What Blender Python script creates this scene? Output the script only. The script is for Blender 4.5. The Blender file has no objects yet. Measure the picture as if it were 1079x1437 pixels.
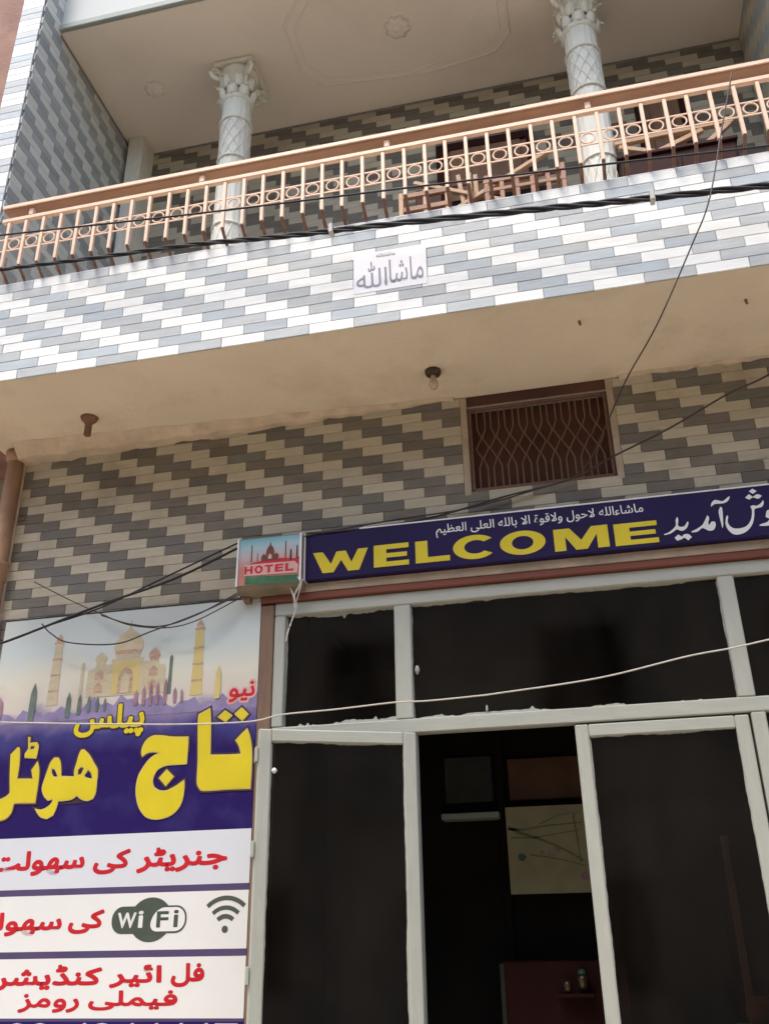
import bpy, math, random
from mathutils import Matrix, Vector
random.seed(7)
C = bpy.context.scene.collection

# ------------------------------------------------------------------ camera
cam = bpy.data.cameras.new('camera')
cam.sensor_fit = 'VERTICAL'; cam.sensor_height = 36.0; cam.lens = 32.05
cam.clip_start = 0.05; cam.clip_end = 400
camo = bpy.data.objects.new('camera', cam); C.objects.link(camo)
RIGHT = Vector((0.97507, 0.22128, -0.01666)); DOWN = Vector((-0.10843, 0.40961, -0.90580)); FWD = Vector((-0.19361, 0.88502, 0.42339))
m = Matrix((RIGHT, -DOWN, -FWD)).transposed().to_4x4(); m.translation = Vector((0, 0, 1.6))
camo.matrix_world = m
sc = bpy.context.scene; sc.camera = camo

# ------------------------------------------------------------------ light
SUN_EL = 64.0; SUN_AZ = 200.0        # azimuth clockwise from +Y: high, in front of the facade, a little to the left
w = bpy.data.worlds.new('World'); sc.world = w; w.use_nodes = True
nt = w.node_tree; nt.nodes.clear()
sky = nt.nodes.new('ShaderNodeTexSky'); sky.sky_type = 'NISHITA'; sky.sun_disc = False
sky.sun_elevation = math.radians(SUN_EL); sky.sun_rotation = math.radians(SUN_AZ); sky.air_density = 1.0; sky.dust_density = 3.0
bg = nt.nodes.new('ShaderNodeBackground'); bg.inputs[1].default_value = 0.15
wo = nt.nodes.new('ShaderNodeOutputWorld'); nt.links.new(sky.outputs[0], bg.inputs[0]); nt.links.new(bg.outputs[0], wo.inputs[0])
sl = bpy.data.lights.new('sun', 'SUN'); sl.energy = 1.35; sl.angle = math.radians(18); sl.color = (1.0, 0.95, 0.87)
so = bpy.data.objects.new('sun', sl); C.objects.link(so)
el, az = math.radians(SUN_EL), math.radians(SUN_AZ)
sd = Vector((math.sin(az) * math.cos(el), math.cos(az) * math.cos(el), math.sin(el)))
so.rotation_euler = (-sd).to_track_quat('-Z', 'Y').to_euler(); so.location = (0, -3, 12)
sc.view_settings.view_transform = 'Standard'; sc.view_settings.look = 'None'
sc.view_settings.exposure = 1.17; sc.view_settings.gamma = 1.0; sc.view_settings.use_curve_mapping = False

# ------------------------------------------------------------------ materials
def mat(name, col, rough=0.7, var=0.0, scale=8.0, bump=0.0, bscale=60.0, metal=0.0, spec=0.35, rnd=0.0, stretch=(1, 1, 1), col2=None, dirt=0.0, dcol=(0.12, 0.08, 0.05), dscale=3.0):
    """principled material: base colour broken up by noise (var), a second colour (col2), per object variation (rnd), stains (dirt)"""
    mm = bpy.data.materials.new(name); mm.use_nodes = True
    n = mm.node_tree.nodes; l = mm.node_tree.links; b = n['Principled BSDF']
    b.inputs['Roughness'].default_value = rough; b.inputs['Metallic'].default_value = metal
    b.inputs['Specular IOR Level'].default_value = spec
    tc = n.new('ShaderNodeTexCoord'); mp = n.new('ShaderNodeMapping'); mp.inputs['Scale'].default_value = stretch
    l.new(tc.outputs['Object'], mp.inputs[0])
    oi = n.new('ShaderNodeObjectInfo')
    if rnd:
        cx = n.new('ShaderNodeCombineXYZ'); mu = n.new('ShaderNodeMath'); mu.operation = 'MULTIPLY'; mu.inputs[1].default_value = 37.0
        l.new(oi.outputs['Random'], mu.inputs[0]); l.new(mu.outputs[0], cx.inputs[0]); l.new(mu.outputs[0], cx.inputs[2]); l.new(cx.outputs[0], mp.inputs['Location'])
    nz = n.new('ShaderNodeTexNoise'); nz.inputs['Scale'].default_value = scale; nz.inputs['Detail'].default_value = 6
    l.new(mp.outputs[0], nz.inputs['Vector'])
    mx = n.new('ShaderNodeMix'); mx.data_type = 'RGBA'
    c2 = col2 if col2 else tuple(min(1, c * (1 + var)) for c in col); c1 = col if col2 else tuple(c * (1 - var) for c in col)
    mx.inputs[6].default_value = (*c1, 1); mx.inputs[7].default_value = (*c2, 1)
    rp = n.new('ShaderNodeMapRange'); rp.inputs[1].default_value = 0.3; rp.inputs[2].default_value = 0.7
    l.new(nz.outputs[0], rp.inputs[0]); l.new(rp.outputs[0], mx.inputs[0])
    out = mx.outputs[2]
    if rnd:
        hv = n.new('ShaderNodeHueSaturation'); mr = n.new('ShaderNodeMapRange'); mr.inputs[3].default_value = 1 - rnd; mr.inputs[4].default_value = 1 + rnd
        l.new(oi.outputs['Random'], mr.inputs[0]); l.new(mr.outputs[0], hv.inputs['Value']); l.new(out, hv.inputs['Color']); out = hv.outputs[0]
    if dirt:
        n2 = n.new('ShaderNodeTexNoise'); n2.inputs['Scale'].default_value = dscale; n2.inputs['Detail'].default_value = 9; n2.inputs['Roughness'].default_value = 0.65
        ge = n.new('ShaderNodeNewGeometry'); l.new(ge.outputs['Position'], n2.inputs['Vector'])
        r2 = n.new('ShaderNodeMapRange'); r2.inputs[1].default_value = 0.52; r2.inputs[2].default_value = 0.75; r2.inputs[4].default_value = dirt
        l.new(n2.outputs[0], r2.inputs[0])
        m2 = n.new('ShaderNodeMix'); m2.data_type = 'RGBA'; m2.inputs[7].default_value = (*dcol, 1)
        l.new(out, m2.inputs[6]); l.new(r2.outputs[0], m2.inputs[0]); out = m2.outputs[2]
    l.new(out, b.inputs['Base Color'])
    if bump:
        n3 = n.new('ShaderNodeTexNoise'); n3.inputs['Scale'].default_value = bscale; n3.inputs['Detail'].default_value = 5
        l.new(mp.outputs[0], n3.inputs['Vector'])
        bp = n.new('ShaderNodeBump'); bp.inputs['Strength'].default_value = bump; bp.inputs['Distance'].default_value = 0.01
        l.new(n3.outputs[0], bp.inputs['Height']); l.new(bp.outputs[0], b.inputs['Normal'])
    return mm

M = {}
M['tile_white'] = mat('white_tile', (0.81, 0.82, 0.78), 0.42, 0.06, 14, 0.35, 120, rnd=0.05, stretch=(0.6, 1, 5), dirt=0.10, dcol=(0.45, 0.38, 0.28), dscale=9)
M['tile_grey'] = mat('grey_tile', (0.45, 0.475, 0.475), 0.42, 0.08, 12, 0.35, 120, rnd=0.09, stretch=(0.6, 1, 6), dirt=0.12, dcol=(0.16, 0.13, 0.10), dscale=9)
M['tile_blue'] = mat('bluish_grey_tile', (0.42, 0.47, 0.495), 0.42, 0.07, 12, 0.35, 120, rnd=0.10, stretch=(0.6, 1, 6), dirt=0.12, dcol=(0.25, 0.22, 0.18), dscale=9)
M['low_white'] = mat('shade_toned_white_tile', (0.52, 0.462, 0.345), 0.5, 0.07, 14, 0.35, 120, rnd=0.07, stretch=(0.6, 1, 5), dirt=0.65, dcol=(0.30, 0.225, 0.15), dscale=2.6)  # low tiles: parapet tile darkened and warmed for balcony shade, plus dirt
M['low_grey'] = mat('shade_toned_grey_tile', (0.188, 0.165, 0.130), 0.5, 0.13, 12, 0.35, 120, rnd=0.14, stretch=(0.6, 1, 6), dirt=0.65, dcol=(0.10, 0.075, 0.05), dscale=2.6)
M['low_blue'] = mat('shade_toned_blue_tile', (0.183, 0.170, 0.145), 0.5, 0.10, 12, 0.35, 120, rnd=0.10, stretch=(0.6, 1, 6), dirt=0.65, dcol=(0.10, 0.075, 0.05), dscale=2.6)
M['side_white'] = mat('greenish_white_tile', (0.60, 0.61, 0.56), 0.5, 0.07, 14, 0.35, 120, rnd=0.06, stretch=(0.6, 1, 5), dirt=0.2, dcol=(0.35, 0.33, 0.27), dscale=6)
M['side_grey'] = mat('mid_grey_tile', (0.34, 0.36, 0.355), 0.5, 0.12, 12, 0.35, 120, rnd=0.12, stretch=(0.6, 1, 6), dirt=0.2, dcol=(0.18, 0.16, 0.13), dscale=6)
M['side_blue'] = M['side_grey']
M['grout'] = mat('grout', (0.27, 0.26, 0.245), 0.9, 0.2, 30, 0.3)
M['soffit'] = mat('beige_plaster', (0.75, 0.65, 0.51), 0.85, 0.05, 1.7, 0.25, 35, dirt=0.5, dcol=(0.42, 0.31, 0.20), dscale=1.6)
M['ceiling'] = mat('tan_plaster', (0.78, 0.71, 0.62), 0.85, 0.04, 1.4, 0.2, 30, dirt=0.2, dcol=(0.42, 0.34, 0.27), dscale=1.3)
M['lip'] = mat('rough_plaster', (0.60, 0.49, 0.37), 0.9, 0.14, 9, 0.8, 25, dirt=0.5, dcol=(0.30, 0.18, 0.11), dscale=7)
M['fascia'] = mat('pale_paint', (0.50, 0.52, 0.50), 0.7, 0.05, 2, 0.1, dirt=0.15, dcol=(0.5, 0.45, 0.36))
M['trim'] = mat('grey_green_trim', (0.27, 0.30, 0.27), 0.6, 0.1, 8)
M['column'] = mat('cast_stone', (0.76, 0.74, 0.64), 0.75, 0.06, 12, 0.2, 50, stretch=(2.5, 2.5, 0.5), dirt=0.3, dcol=(0.46, 0.42, 0.34), dscale=8)
M['rail'] = mat('peach_painted_steel', (0.80, 0.56, 0.40), 0.45, 0.06, 10, 0.1, dirt=0.25, dcol=(0.45, 0.24, 0.14), dscale=14)
M['handrail'] = mat('shaded_orange_handrail', (0.40, 0.235, 0.155), 0.5, 0.15, 12, 0.1, stretch=(0.3, 1, 1), dirt=0.3, dcol=(0.22, 0.10, 0.06))  # orange paint with the underside's shade mixed into the colour
M['rust_and_shade'] = mat('rusty_and_shade_brown', (0.22, 0.115, 0.075), 0.8, 0.25, 25, 0.3)  # rust on the fittings; shade tone on the baluster feet
M['frame'] = mat('grey_white_frame_paint', (0.375, 0.385, 0.335), 0.5, 0.05, 10, 0.12, 40, stretch=(4, 4, 0.6), dirt=0.28, dcol=(0.30, 0.28, 0.22), dscale=12)
M['frame_h'] = mat('grey_white_rail_paint', (0.375, 0.385, 0.335), 0.5, 0.05, 10, 0.12, 40, stretch=(0.6, 4, 4), dirt=0.28, dcol=(0.30, 0.28, 0.22), dscale=12)
M['wood'] = mat('brown_wood_jamb', (0.185, 0.115, 0.075), 0.65, 0.2, 6, 0.3, stretch=(6, 6, 0.6), dirt=0.4, dcol=(0.10, 0.055, 0.035))
M['redband'] = mat('red_oxide_steel', (0.16, 0.048, 0.028), 0.55, 0.15, 6, 0.1, stretch=(0.5, 3, 3), dirt=0.25, dcol=(0.17, 0.05, 0.03))
M['tan_band'] = mat('tan_cement', (0.40, 0.32, 0.24), 0.85, 0.15, 8, 0.4, dirt=0.4)
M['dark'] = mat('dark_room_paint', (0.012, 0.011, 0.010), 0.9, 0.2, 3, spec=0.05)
M['panel_brown'] = mat('red_brown_door', (0.24, 0.13, 0.075), 0.5, 0.2, 4, stretch=(5, 5, 0.5), dirt=0.35, dcol=(0.10, 0.05, 0.03))
M['maroon'] = mat('maroon_paint', (0.034, 0.009, 0.007), 0.6, 0.2, 5, spec=0.12, dirt=0.3, dcol=(0.05, 0.015, 0.015))
M['tan_wood'] = mat('light_wood', (0.50, 0.32, 0.19), 0.6, 0.15, 8, 0.2, stretch=(0.8, 3, 3), dirt=0.25, dcol=(0.25, 0.14, 0.08))
M['orange_wood'] = mat('orange_wood', (0.34, 0.18, 0.11), 0.6, 0.15, 8, 0.2, dirt=0.25, dcol=(0.20, 0.09, 0.05))
M['grille'] = mat('brown_grille_paint', (0.17, 0.085, 0.055), 0.6, 0.15, 20)
M['shutter'] = mat('dark_red_shutter', (0.085, 0.036, 0.024), 0.7, 0.25, 3, dirt=0.5, dcol=(0.03, 0.018, 0.012), dscale=4)
M['plaster_edge'] = mat('cream_plaster_edge', (0.42, 0.34, 0.25), 0.85, 0.1, 10, 0.6, 30, dirt=0.4, dcol=(0.28, 0.19, 0.13), dscale=9)
M['pipe'] = mat('brown_drain_pipe', (0.38, 0.23, 0.14), 0.6, 0.15, 5, 0.2, stretch=(3, 3, 0.5), dirt=0.55, dcol=(0.15, 0.08, 0.05), dscale=5)
M['cable'] = mat('black_cable', (0.018, 0.018, 0.02), 0.6, 0.2, 30)
M['cable_brown'] = mat('brown_wire', (0.06, 0.045, 0.04), 0.6, 0.2, 30)
M['cable_white'] = mat('off_white_wire', (0.50, 0.47, 0.42), 0.6, 0.1, 30)
M['purple'] = mat('purple_print', (0.019, 0.008, 0.090), 0.45, 0.12, 2.5, spec=0.15, dirt=0.08, dcol=(0.05, 0.04, 0.09), dscale=4)
M['navy'] = mat('navy_print', (0.015, 0.008, 0.055), 0.45, 0.15, 3, spec=0.15, dirt=0.1, dcol=(0.05, 0.04, 0.08), dscale=5)
M['yellow'] = mat('yellow_print', (0.62, 0.50, 0.015), 0.45, 0.07, 6)
M['yellow_edge'] = mat('pale_yellow_print', (0.55, 0.44, 0.17), 0.45, 0.05, 6)
M['dark_print'] = mat('dark_brown_print', (0.05, 0.02, 0.02), 0.5, 0.1, 6)
M['red'] = mat('red_print', (0.50, 0.012, 0.022), 0.45, 0.08, 8)
M['white'] = mat('white_print', (0.70, 0.70, 0.68), 0.45, 0.04, 3, dirt=0.12, dcol=(0.5, 0.47, 0.4), dscale=3)
M['white_cold'] = mat('bluish_white_print', (0.60, 0.62, 0.66), 0.45, 0.04, 2, dirt=0.12, dcol=(0.45, 0.45, 0.45), dscale=2)
M['wifi'] = mat('dark_green_grey_print', (0.065, 0.08, 0.06), 0.5, 0.1, 10)
M['stripe'] = mat('dark_violet_print', (0.075, 0.055, 0.13), 0.5, 0.1, 5)
M['pink'] = mat('pale_pink_print', (0.62, 0.36, 0.33), 0.5, 0.1, 10)
M['green'] = mat('green_print', (0.04, 0.14, 0.06), 0.5, 0.4, 12)
M['grey_print'] = mat('grey_lettering', (0.26, 0.245, 0.28), 0.6, 0.1, 10)
M['marble'] = mat('white_marble', (0.80, 0.79, 0.80), 0.35, 0.04, 8, col2=(0.74, 0.73, 0.75))
M['bulb'] = mat('dusty_bulb', (0.50, 0.39, 0.29), 0.25, 0.1, 20, spec=0.6)
M['bulb_dark'] = mat('dark_bakelite', (0.06, 0.035, 0.02), 0.5, 0.1, 20)
M['street'] = mat('dusty_concrete_street', (0.43, 0.355, 0.265), 0.9, 0.15, 1.5, 0.4, 20, dirt=0.4, dcol=(0.18, 0.14, 0.11), dscale=0.8)
M['brick'] = mat('red_brown_plaster', (0.30, 0.17, 0.13), 0.85, 0.2, 6, 0.5, dirt=0.35, dcol=(0.40, 0.34, 0.28), dscale=2)
M['neigh'] = mat('grey_beige_render', (0.36, 0.33, 0.27), 0.9, 0.15, 4, 0.4, dirt=0.4)
M['opposite'] = mat('pale_bounce_wall', (0.34, 0.29, 0.23), 0.9, 0.2, 3, 0.4)
M['gold'] = mat('brass', (0.14, 0.11, 0.06), 0.35, 0.1, 10, metal=0.7)
M['teal'] = mat('teal_print', (0.05, 0.11, 0.10), 0.5, 0.1, 10)
M['dim_pane'] = mat('dim_grey_pane', (0.035, 0.038, 0.03), 0.3, 0.3, 6)
M['dim_brown'] = mat('dim_brown_board', (0.10, 0.045, 0.022), 0.5, 0.3, 5)
M['paper'] = mat('cream_paper', (0.29, 0.275, 0.165), 0.6, 0.10, 12, dirt=0.35, dcol=(0.22, 0.20, 0.11), dscale=10)
M['olive'] = mat('olive_print', (0.16, 0.17, 0.09), 0.6, 0.2, 10)
M['pot'] = mat('terracotta', (0.34, 0.13, 0.07), 0.7, 0.15, 10)
M['plastic'] = mat('grey_plastic_box', (0.20, 0.165, 0.115), 0.5, 0.12, 8, dirt=0.6, dcol=(0.14, 0.085, 0.05), dscale=10)
M['purple_flower'] = mat('violet_haze_print', (0.24, 0.20, 0.34), 0.5, 0.2, 14)
M['tower'] = mat('cream_tower_print', (0.50, 0.43, 0.29), 0.5, 0.07, 18, stretch=(1, 1, 3))
M['tower_pink'] = mat('peach_tower_print', (0.44, 0.30, 0.21), 0.5, 0.25, 24, stretch=(1, 1, 3))
M['tree_print'] = mat('grey_green_tree_print', (0.12, 0.16, 0.13), 0.5, 0.2, 20)
M['tree_pink'] = mat('mauve_tree_print', (0.30, 0.17, 0.21), 0.5, 0.25, 20)

def sky_print(name, low, high, z0, z1, low2=None):
    """printed picture background: colour runs from low to high up the sheet"""
    mm = bpy.data.materials.new(name); mm.use_nodes = True
    n = mm.node_tree.nodes; l = mm.node_tree.links; b = n['Principled BSDF']; b.inputs['Roughness'].default_value = 0.45; b.inputs['Specular IOR Level'].default_value = 0.15
    tc = n.new('ShaderNodeTexCoord'); sp = n.new('ShaderNodeSeparateXYZ'); l.new(tc.outputs['Object'], sp.inputs[0])
    nz = n.new('ShaderNodeTexNoise'); nz.inputs['Scale'].default_value = 7; nz.inputs['Detail'].default_value = 5; l.new(tc.outputs['Object'], nz.inputs['Vector'])
    mr = n.new('ShaderNodeMapRange'); mr.inputs[1].default_value = z0; mr.inputs[2].default_value = z1; l.new(sp.outputs[2], mr.inputs[0])
    ad = n.new('ShaderNodeMath'); ad.operation = 'MULTIPLY_ADD'; ad.inputs[1].default_value = 0.25; ad.inputs[2].default_value = -0.125; l.new(nz.outputs[0], ad.inputs[0])
    a2 = n.new('ShaderNodeMath'); a2.operation = 'ADD'; l.new(mr.outputs[0], a2.inputs[0]); l.new(ad.outputs[0], a2.inputs[1])
    cr = n.new('ShaderNodeValToRGB'); l.new(a2.outputs[0], cr.inputs[0])
    els = cr.color_ramp.elements
    els[0].color = (*low, 1); els[1].color = (*high, 1)
    if low2:
        for pos, c in low2:
            e = els.new(pos); e.color = (*c, 1)
    l.new(cr.outputs[0], b.inputs['Base Color'])
    return mm
M['banner_sky'] = sky_print('banner_picture_print', (0.019, 0.008, 0.090), (0.52, 0.56, 0.53), 2.40, 3.10,
                            [(0.14, (0.05, 0.045, 0.18)), (0.27, (0.22, 0.18, 0.30)), (0.36, (0.56, 0.50, 0.44)), (0.55, (0.62, 0.60, 0.50)), (0.75, (0.52, 0.58, 0.57))])
M['box_sky'] = sky_print('light_box_picture_print', (0.50, 0.20, 0.15), (0.08, 0.36, 0.42), 3.19, 3.36, [(0.40, (0.50, 0.42, 0.42)), (0.65, (0.36, 0.50, 0.54))])

def glass_mat(name, tint, fac):
    mm = bpy.data.materials.new(name); mm.use_nodes = True
    n = mm.node_tree.nodes; l = mm.node_tree.links; n.clear()
    o = n.new('ShaderNodeOutputMaterial'); tr = n.new('ShaderNodeBsdfTransparent'); tr.inputs[0].default_value = (*tint, 1)
    gl = n.new('ShaderNodeBsdfGlossy'); gl.inputs['Roughness'].default_value = 0.06
    df = n.new('ShaderNodeBsdfDiffuse'); df.inputs[0].default_value = (0.20, 0.165, 0.13, 1)
    nz = n.new('ShaderNodeTexNoise'); nz.inputs['Scale'].default_value = 1.8; nz.inputs['Detail'].default_value = 7; nz.inputs['Roughness'].default_value = 0.6
    tc = n.new('ShaderNodeTexCoord'); mp = n.new('ShaderNodeMapping'); mp.inputs['Scale'].default_value = (1.6, 1, 0.7); l.new(tc.outputs['Object'], mp.inputs[0]); l.new(mp.outputs[0], nz.inputs['Vector'])
    mr = n.new('ShaderNodeMapRange'); mr.inputs[1].default_value = 0.35; mr.inputs[2].default_value = 0.75; mr.inputs[3].default_value = 0.005; mr.inputs[4].default_value = 0.055
    l.new(nz.outputs[0], mr.inputs[0])
    m1 = n.new('ShaderNodeMixShader'); l.new(mr.outputs[0], m1.inputs[0]); l.new(tr.outputs[0], m1.inputs[1]); l.new(df.outputs[0], m1.inputs[2])
    lw = n.new('ShaderNodeFresnel'); lw.inputs[0].default_value = fac
    m2 = n.new('ShaderNodeMixShader'); l.new(lw.outputs[0], m2.inputs[0]); l.new(m1.outputs[0], m2.inputs[1]); l.new(gl.outputs[0], m2.inputs[2])
    l.new(m2.outputs[0], o.inputs[0]); return mm
M['glass'] = glass_mat('dusty_tinted_glass', (0.60, 0.56, 0.50), 1.5)

# ------------------------------------------------------------------ helpers
class MB:
    """collects shapes and links them as one mesh object"""
    def __init__(s): s.v = []; s.f = []
    def add(s, vs, fs):
        o = len(s.v); s.v += [tuple(v) for v in vs]; s.f += [tuple(i + o for i in f) for f in fs]; return s
    def box(s, x0, x1, y0, y1, z0, z1, ch=0.0):
        if ch <= 0:
            return s.add([(x0, y0, z0), (x1, y0, z0), (x1, y1, z0), (x0, y1, z0), (x0, y0, z1), (x1, y0, z1), (x1, y1, z1), (x0, y1, z1)],
                         [(0, 3, 2, 1), (4, 5, 6, 7), (0, 1, 5, 4), (1, 2, 6, 5), (2, 3, 7, 6), (3, 0, 4, 7)])
        return s.hull_box(Vector(((x0 + x1) / 2, (y0 + y1) / 2, (z0 + z1) / 2)), Vector((1, 0, 0)), Vector((0, 1, 0)), Vector((0, 0, 1)), (x1 - x0) / 2, (y1 - y0) / 2, (z1 - z0) / 2, ch)
    def hull_box(s, c, ax, ay, az, hx, hy, hz, ch):
        """chamfered box: 24 vertices, 26 faces"""
        vs = []; idx = {}
        for sx in (-1, 1):
            for sy in (-1, 1):
                for sz in (-1, 1):
                    for k in range(3):
                        d = [hx - ch, hy - ch, hz - ch]; d[k] += ch
                        idx[(sx, sy, sz, k)] = len(vs)
                        vs.append(c + ax * sx * d[0] + ay * sy * d[1] + az * sz * d[2])
        fs = []
        for k in range(3):
            a, b = [i for i in range(3) if i != k]
            for sg in (-1, 1):
                q = []
                for (sa, sb) in ((-1, -1), (1, -1), (1, 1), (-1, 1)):
                    t = [0, 0, 0]; t[k] = sg; t[a] = sa; t[b] = sb; q.append(idx[(t[0], t[1], t[2], k)])
                fs.append(q)
            for sa in (-1, 1):
                for sb in (-1, 1):
                    q = []
                    for (sk, which) in ((-1, a), (-1, b), (1, b), (1, a)):
                        t = [0, 0, 0]; t[k] = sk; t[a] = sa; t[b] = sb; q.append(idx[(t[0], t[1], t[2], which)])
                    fs.append(q)
        for sx in (-1, 1):
            for sy in (-1, 1):
                for sz in (-1, 1): fs.append([idx[(sx, sy, sz, k)] for k in range(3)])
        return s.add(vs, fs)
    def bar(s, a, b, wx, wy, ch=0.0, up=None):
        """square bar from a to b"""
        a = Vector(a); b = Vector(b); d = (b - a); L = d.length; d.normalize()
        up = Vector(up) if up else (Vector((0, 1, 0)) if abs(d.y) < 0.9 else Vector((0, 0, 1)))
        x = d.cross(up).normalized(); y = x.cross(d).normalized()
        return s.hull_box((a + b) / 2, x, y, d, wx / 2, wy / 2, L / 2, min(ch or 0.0015, wx / 3, wy / 3))
    def tube(s, pts, r, n=8, cap=True):
        pts = [Vector(p) for p in pts]; rings = []; k = len(pts)
        rs = r if isinstance(r, (list, tuple)) else [r] * k
        for i, p in enumerate(pts):
            d = (pts[min(i + 1, k - 1)] - pts[max(i - 1, 0)]).normalized()
            u = Vector((0, 0, 1)) if abs(d.z) < 0.9 else Vector((0, 1, 0))
            x = d.cross(u).normalized(); y = x.cross(d)
            rings.append([p + (x * math.cos(2 * math.pi * j / n) + y * math.sin(2 * math.pi * j / n)) * rs[i] for j in range(n)])
        vs = [v for q in rings for v in q]; fs = []
        for i in range(k - 1):
            for j in range(n):
                fs.append((i * n + j, i * n + (j + 1) % n, (i + 1) * n + (j + 1) % n, (i + 1) * n + j))
        if cap: fs.append(tuple(range(n))[::-1]); fs.append(tuple((k - 1) * n + j for j in range(n)))
        return s.add(vs, fs)
    def lathe(s, c, prof, n=24, lobes=0, amp=0.0):
        cx, cy, cz = c; vs = []; fs = []
        for (r, z) in prof:
            for j in range(n):
                a = 2 * math.pi * j / n; rr = r * (1 - amp * (0.5 + 0.5 * math.cos(lobes * a))) if lobes else r
                vs.append((cx + rr * math.cos(a), cy + rr * math.sin(a), cz + z))
        k = len(prof)
        for i in range(k - 1):
            for j in range(n): fs.append((i * n + j, i * n + (j + 1) % n, (i + 1) * n + (j + 1) % n, (i + 1) * n + j))
        fs.append(tuple(range(n))[::-1]); fs.append(tuple((k - 1) * n + j for j in range(n)))
        return s.add(vs, fs)
    def torus(s, c, R, r, n=16, m=6, sx=1.0):
        vs = []; fs = []
        for i in range(n):
            a = 2 * math.pi * i / n
            for j in range(m):
                b = 2 * math.pi * j / m; q = R + r * math.cos(b)
                vs.append((c[0] + q * math.cos(a) * sx, c[1] + r * math.sin(b), c[2] + q * math.sin(a)))
        for i in range(n):
            for j in range(m): fs.append((i * m + j, i * m + (j + 1) % m, ((i + 1) % n) * m + (j + 1) % m, ((i + 1) % n) * m + j))
        return s.add(vs, fs)
    def prism_x(s, prof, x0, x1):
        """profile in (y, z) swept along x"""
        k = len(prof); vs = [(x0, y, z) for y, z in prof] + [(x1, y, z) for y, z in prof]
        return s.add(vs, [tuple(range(k)), tuple(range(2 * k - 1, k - 1, -1))] + [(i, i + k, (i + 1) % k + k, (i + 1) % k) for i in range(k)])
    def build(s, name, m, parent=None, smooth=False, fix=True):
        me = bpy.data.meshes.new(name); me.from_pydata(s.v, [], s.f); me.validate()
        me.materials.append(M[m] if isinstance(m, str) else m)
        if fix:
            import bmesh
            bm = bmesh.new(); bm.from_mesh(me); bmesh.ops.recalc_face_normals(bm, faces=bm.faces); bm.to_mesh(me); bm.free()
        if smooth:
            me.shade_smooth()
        o = bpy.data.objects.new(name, me); C.objects.link(o)
        if parent: o.parent = parent
        return o

def thing(name, label, cat, group=None):
    o = bpy.data.objects.new(name, None); C.objects.link(o); o['label'] = label; o['category'] = cat
    o.empty_display_size = 0.1
    if group: o['group'] = group
    return o
def tag(o, label, cat, group=None):
    o['label'] = label; o['category'] = cat
    if group: o['group'] = group
    return o
def structure(o): o['kind'] = 'structure'; return o
def stuff(o): o['kind'] = 'stuff'; return o

# ---- curves to flat printed meshes, facing -Y
def flat(name, loops, Y, m, parent, th=0.0003, offset=0.0):
    """loops of (x, z) points, holes included, as one thin printed sheet whose face lies at Y"""
    cu = bpy.data.curves.new(name, 'CURVE'); cu.dimensions = '2D'; cu.fill_mode = 'BOTH'; cu.extrude = th / 2; cu.offset = offset
    for lp in loops:
        sp = cu.splines.new('POLY'); sp.points.add(len(lp) - 1); sp.use_cyclic_u = True
        for i, (x, z) in enumerate(lp): sp.points[i].co = (x, z, 0, 1)
    return curve_mesh(cu, name, Y, m, parent, th)
def curve_mesh(cu, name, Y, m, parent, th, fit=None):
    o = bpy.data.objects.new(name, cu); C.objects.link(o)
    dg = bpy.context.evaluated_depsgraph_get(); dg.update()
    me = bpy.data.meshes.new_from_object(o.evaluated_get(dg)); C.objects.unlink(o); bpy.data.objects.remove(o)
    if fit and len(me.vertices):
        x0, x1, z0, z1 = fit
        xs = [v.co.x for v in me.vertices]; ys = [v.co.y for v in me.vertices]
        ax, bx = min(xs), max(xs); ay, by = min(ys), max(ys)
        for v in me.vertices:
            v.co.x = x0 + (v.co.x - ax) / (bx - ax) * (x1 - x0); v.co.y = z0 + (v.co.y - ay) / (by - ay) * (z1 - z0)
    # joined letters overlap where they meet: give each its own hair's breadth of depth
    par = list(range(len(me.vertices)))
    def find(a):
        while par[a] != a: par[a] = par[par[a]]; a = par[a]
        return a
    for e in me.edges:
        a, b = find(e.vertices[0]), find(e.vertices[1])
        if a != b: par[a] = b
    ids = {}
    for v in me.vertices:
        k = ids.setdefault(find(v.index), len(ids)) % 3 if fit else 0
        x, y, z = v.co; v.co = (x, Y + th / 2 - z - k * 0.00008, y)
    me.name = name; me.materials.clear(); me.materials.append(M[m] if isinstance(m, str) else m)
    p = bpy.data.objects.new(name, me); C.objects.link(p)
    if parent: p.parent = parent
    return p
def smooth(lp, n=3, keep=52):
    """round the gentle bends of an outline, keep its sharp corners"""
    k = len(lp); out = []
    def corner(i):
        a, b, c = Vector(lp[i - 1]), Vector(lp[i]), Vector(lp[(i + 1) % k])
        return math.degrees((b - a).angle(c - b, 0)) > keep
    cs = [corner(i) for i in range(k)]
    for i in range(k):
        p1, p2 = Vector(lp[i]), Vector(lp[(i + 1) % k])
        p0 = p1 + (p1 - p2) * 0.5 if cs[i] else Vector(lp[i - 1]); p3 = p2 + (p2 - p1) * 0.5 if cs[(i + 1) % k] else Vector(lp[(i + 2) % k])
        for t in range(n):
            t = t / n
            q = 0.5 * ((2 * p1) + (p2 - p0) * t + (2 * p0 - 5 * p1 + 4 * p2 - p3) * t * t + (3 * p1 - p0 - 3 * p2 + p3) * t ** 3)
            out.append((q.x, q.y))
    return out

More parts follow.
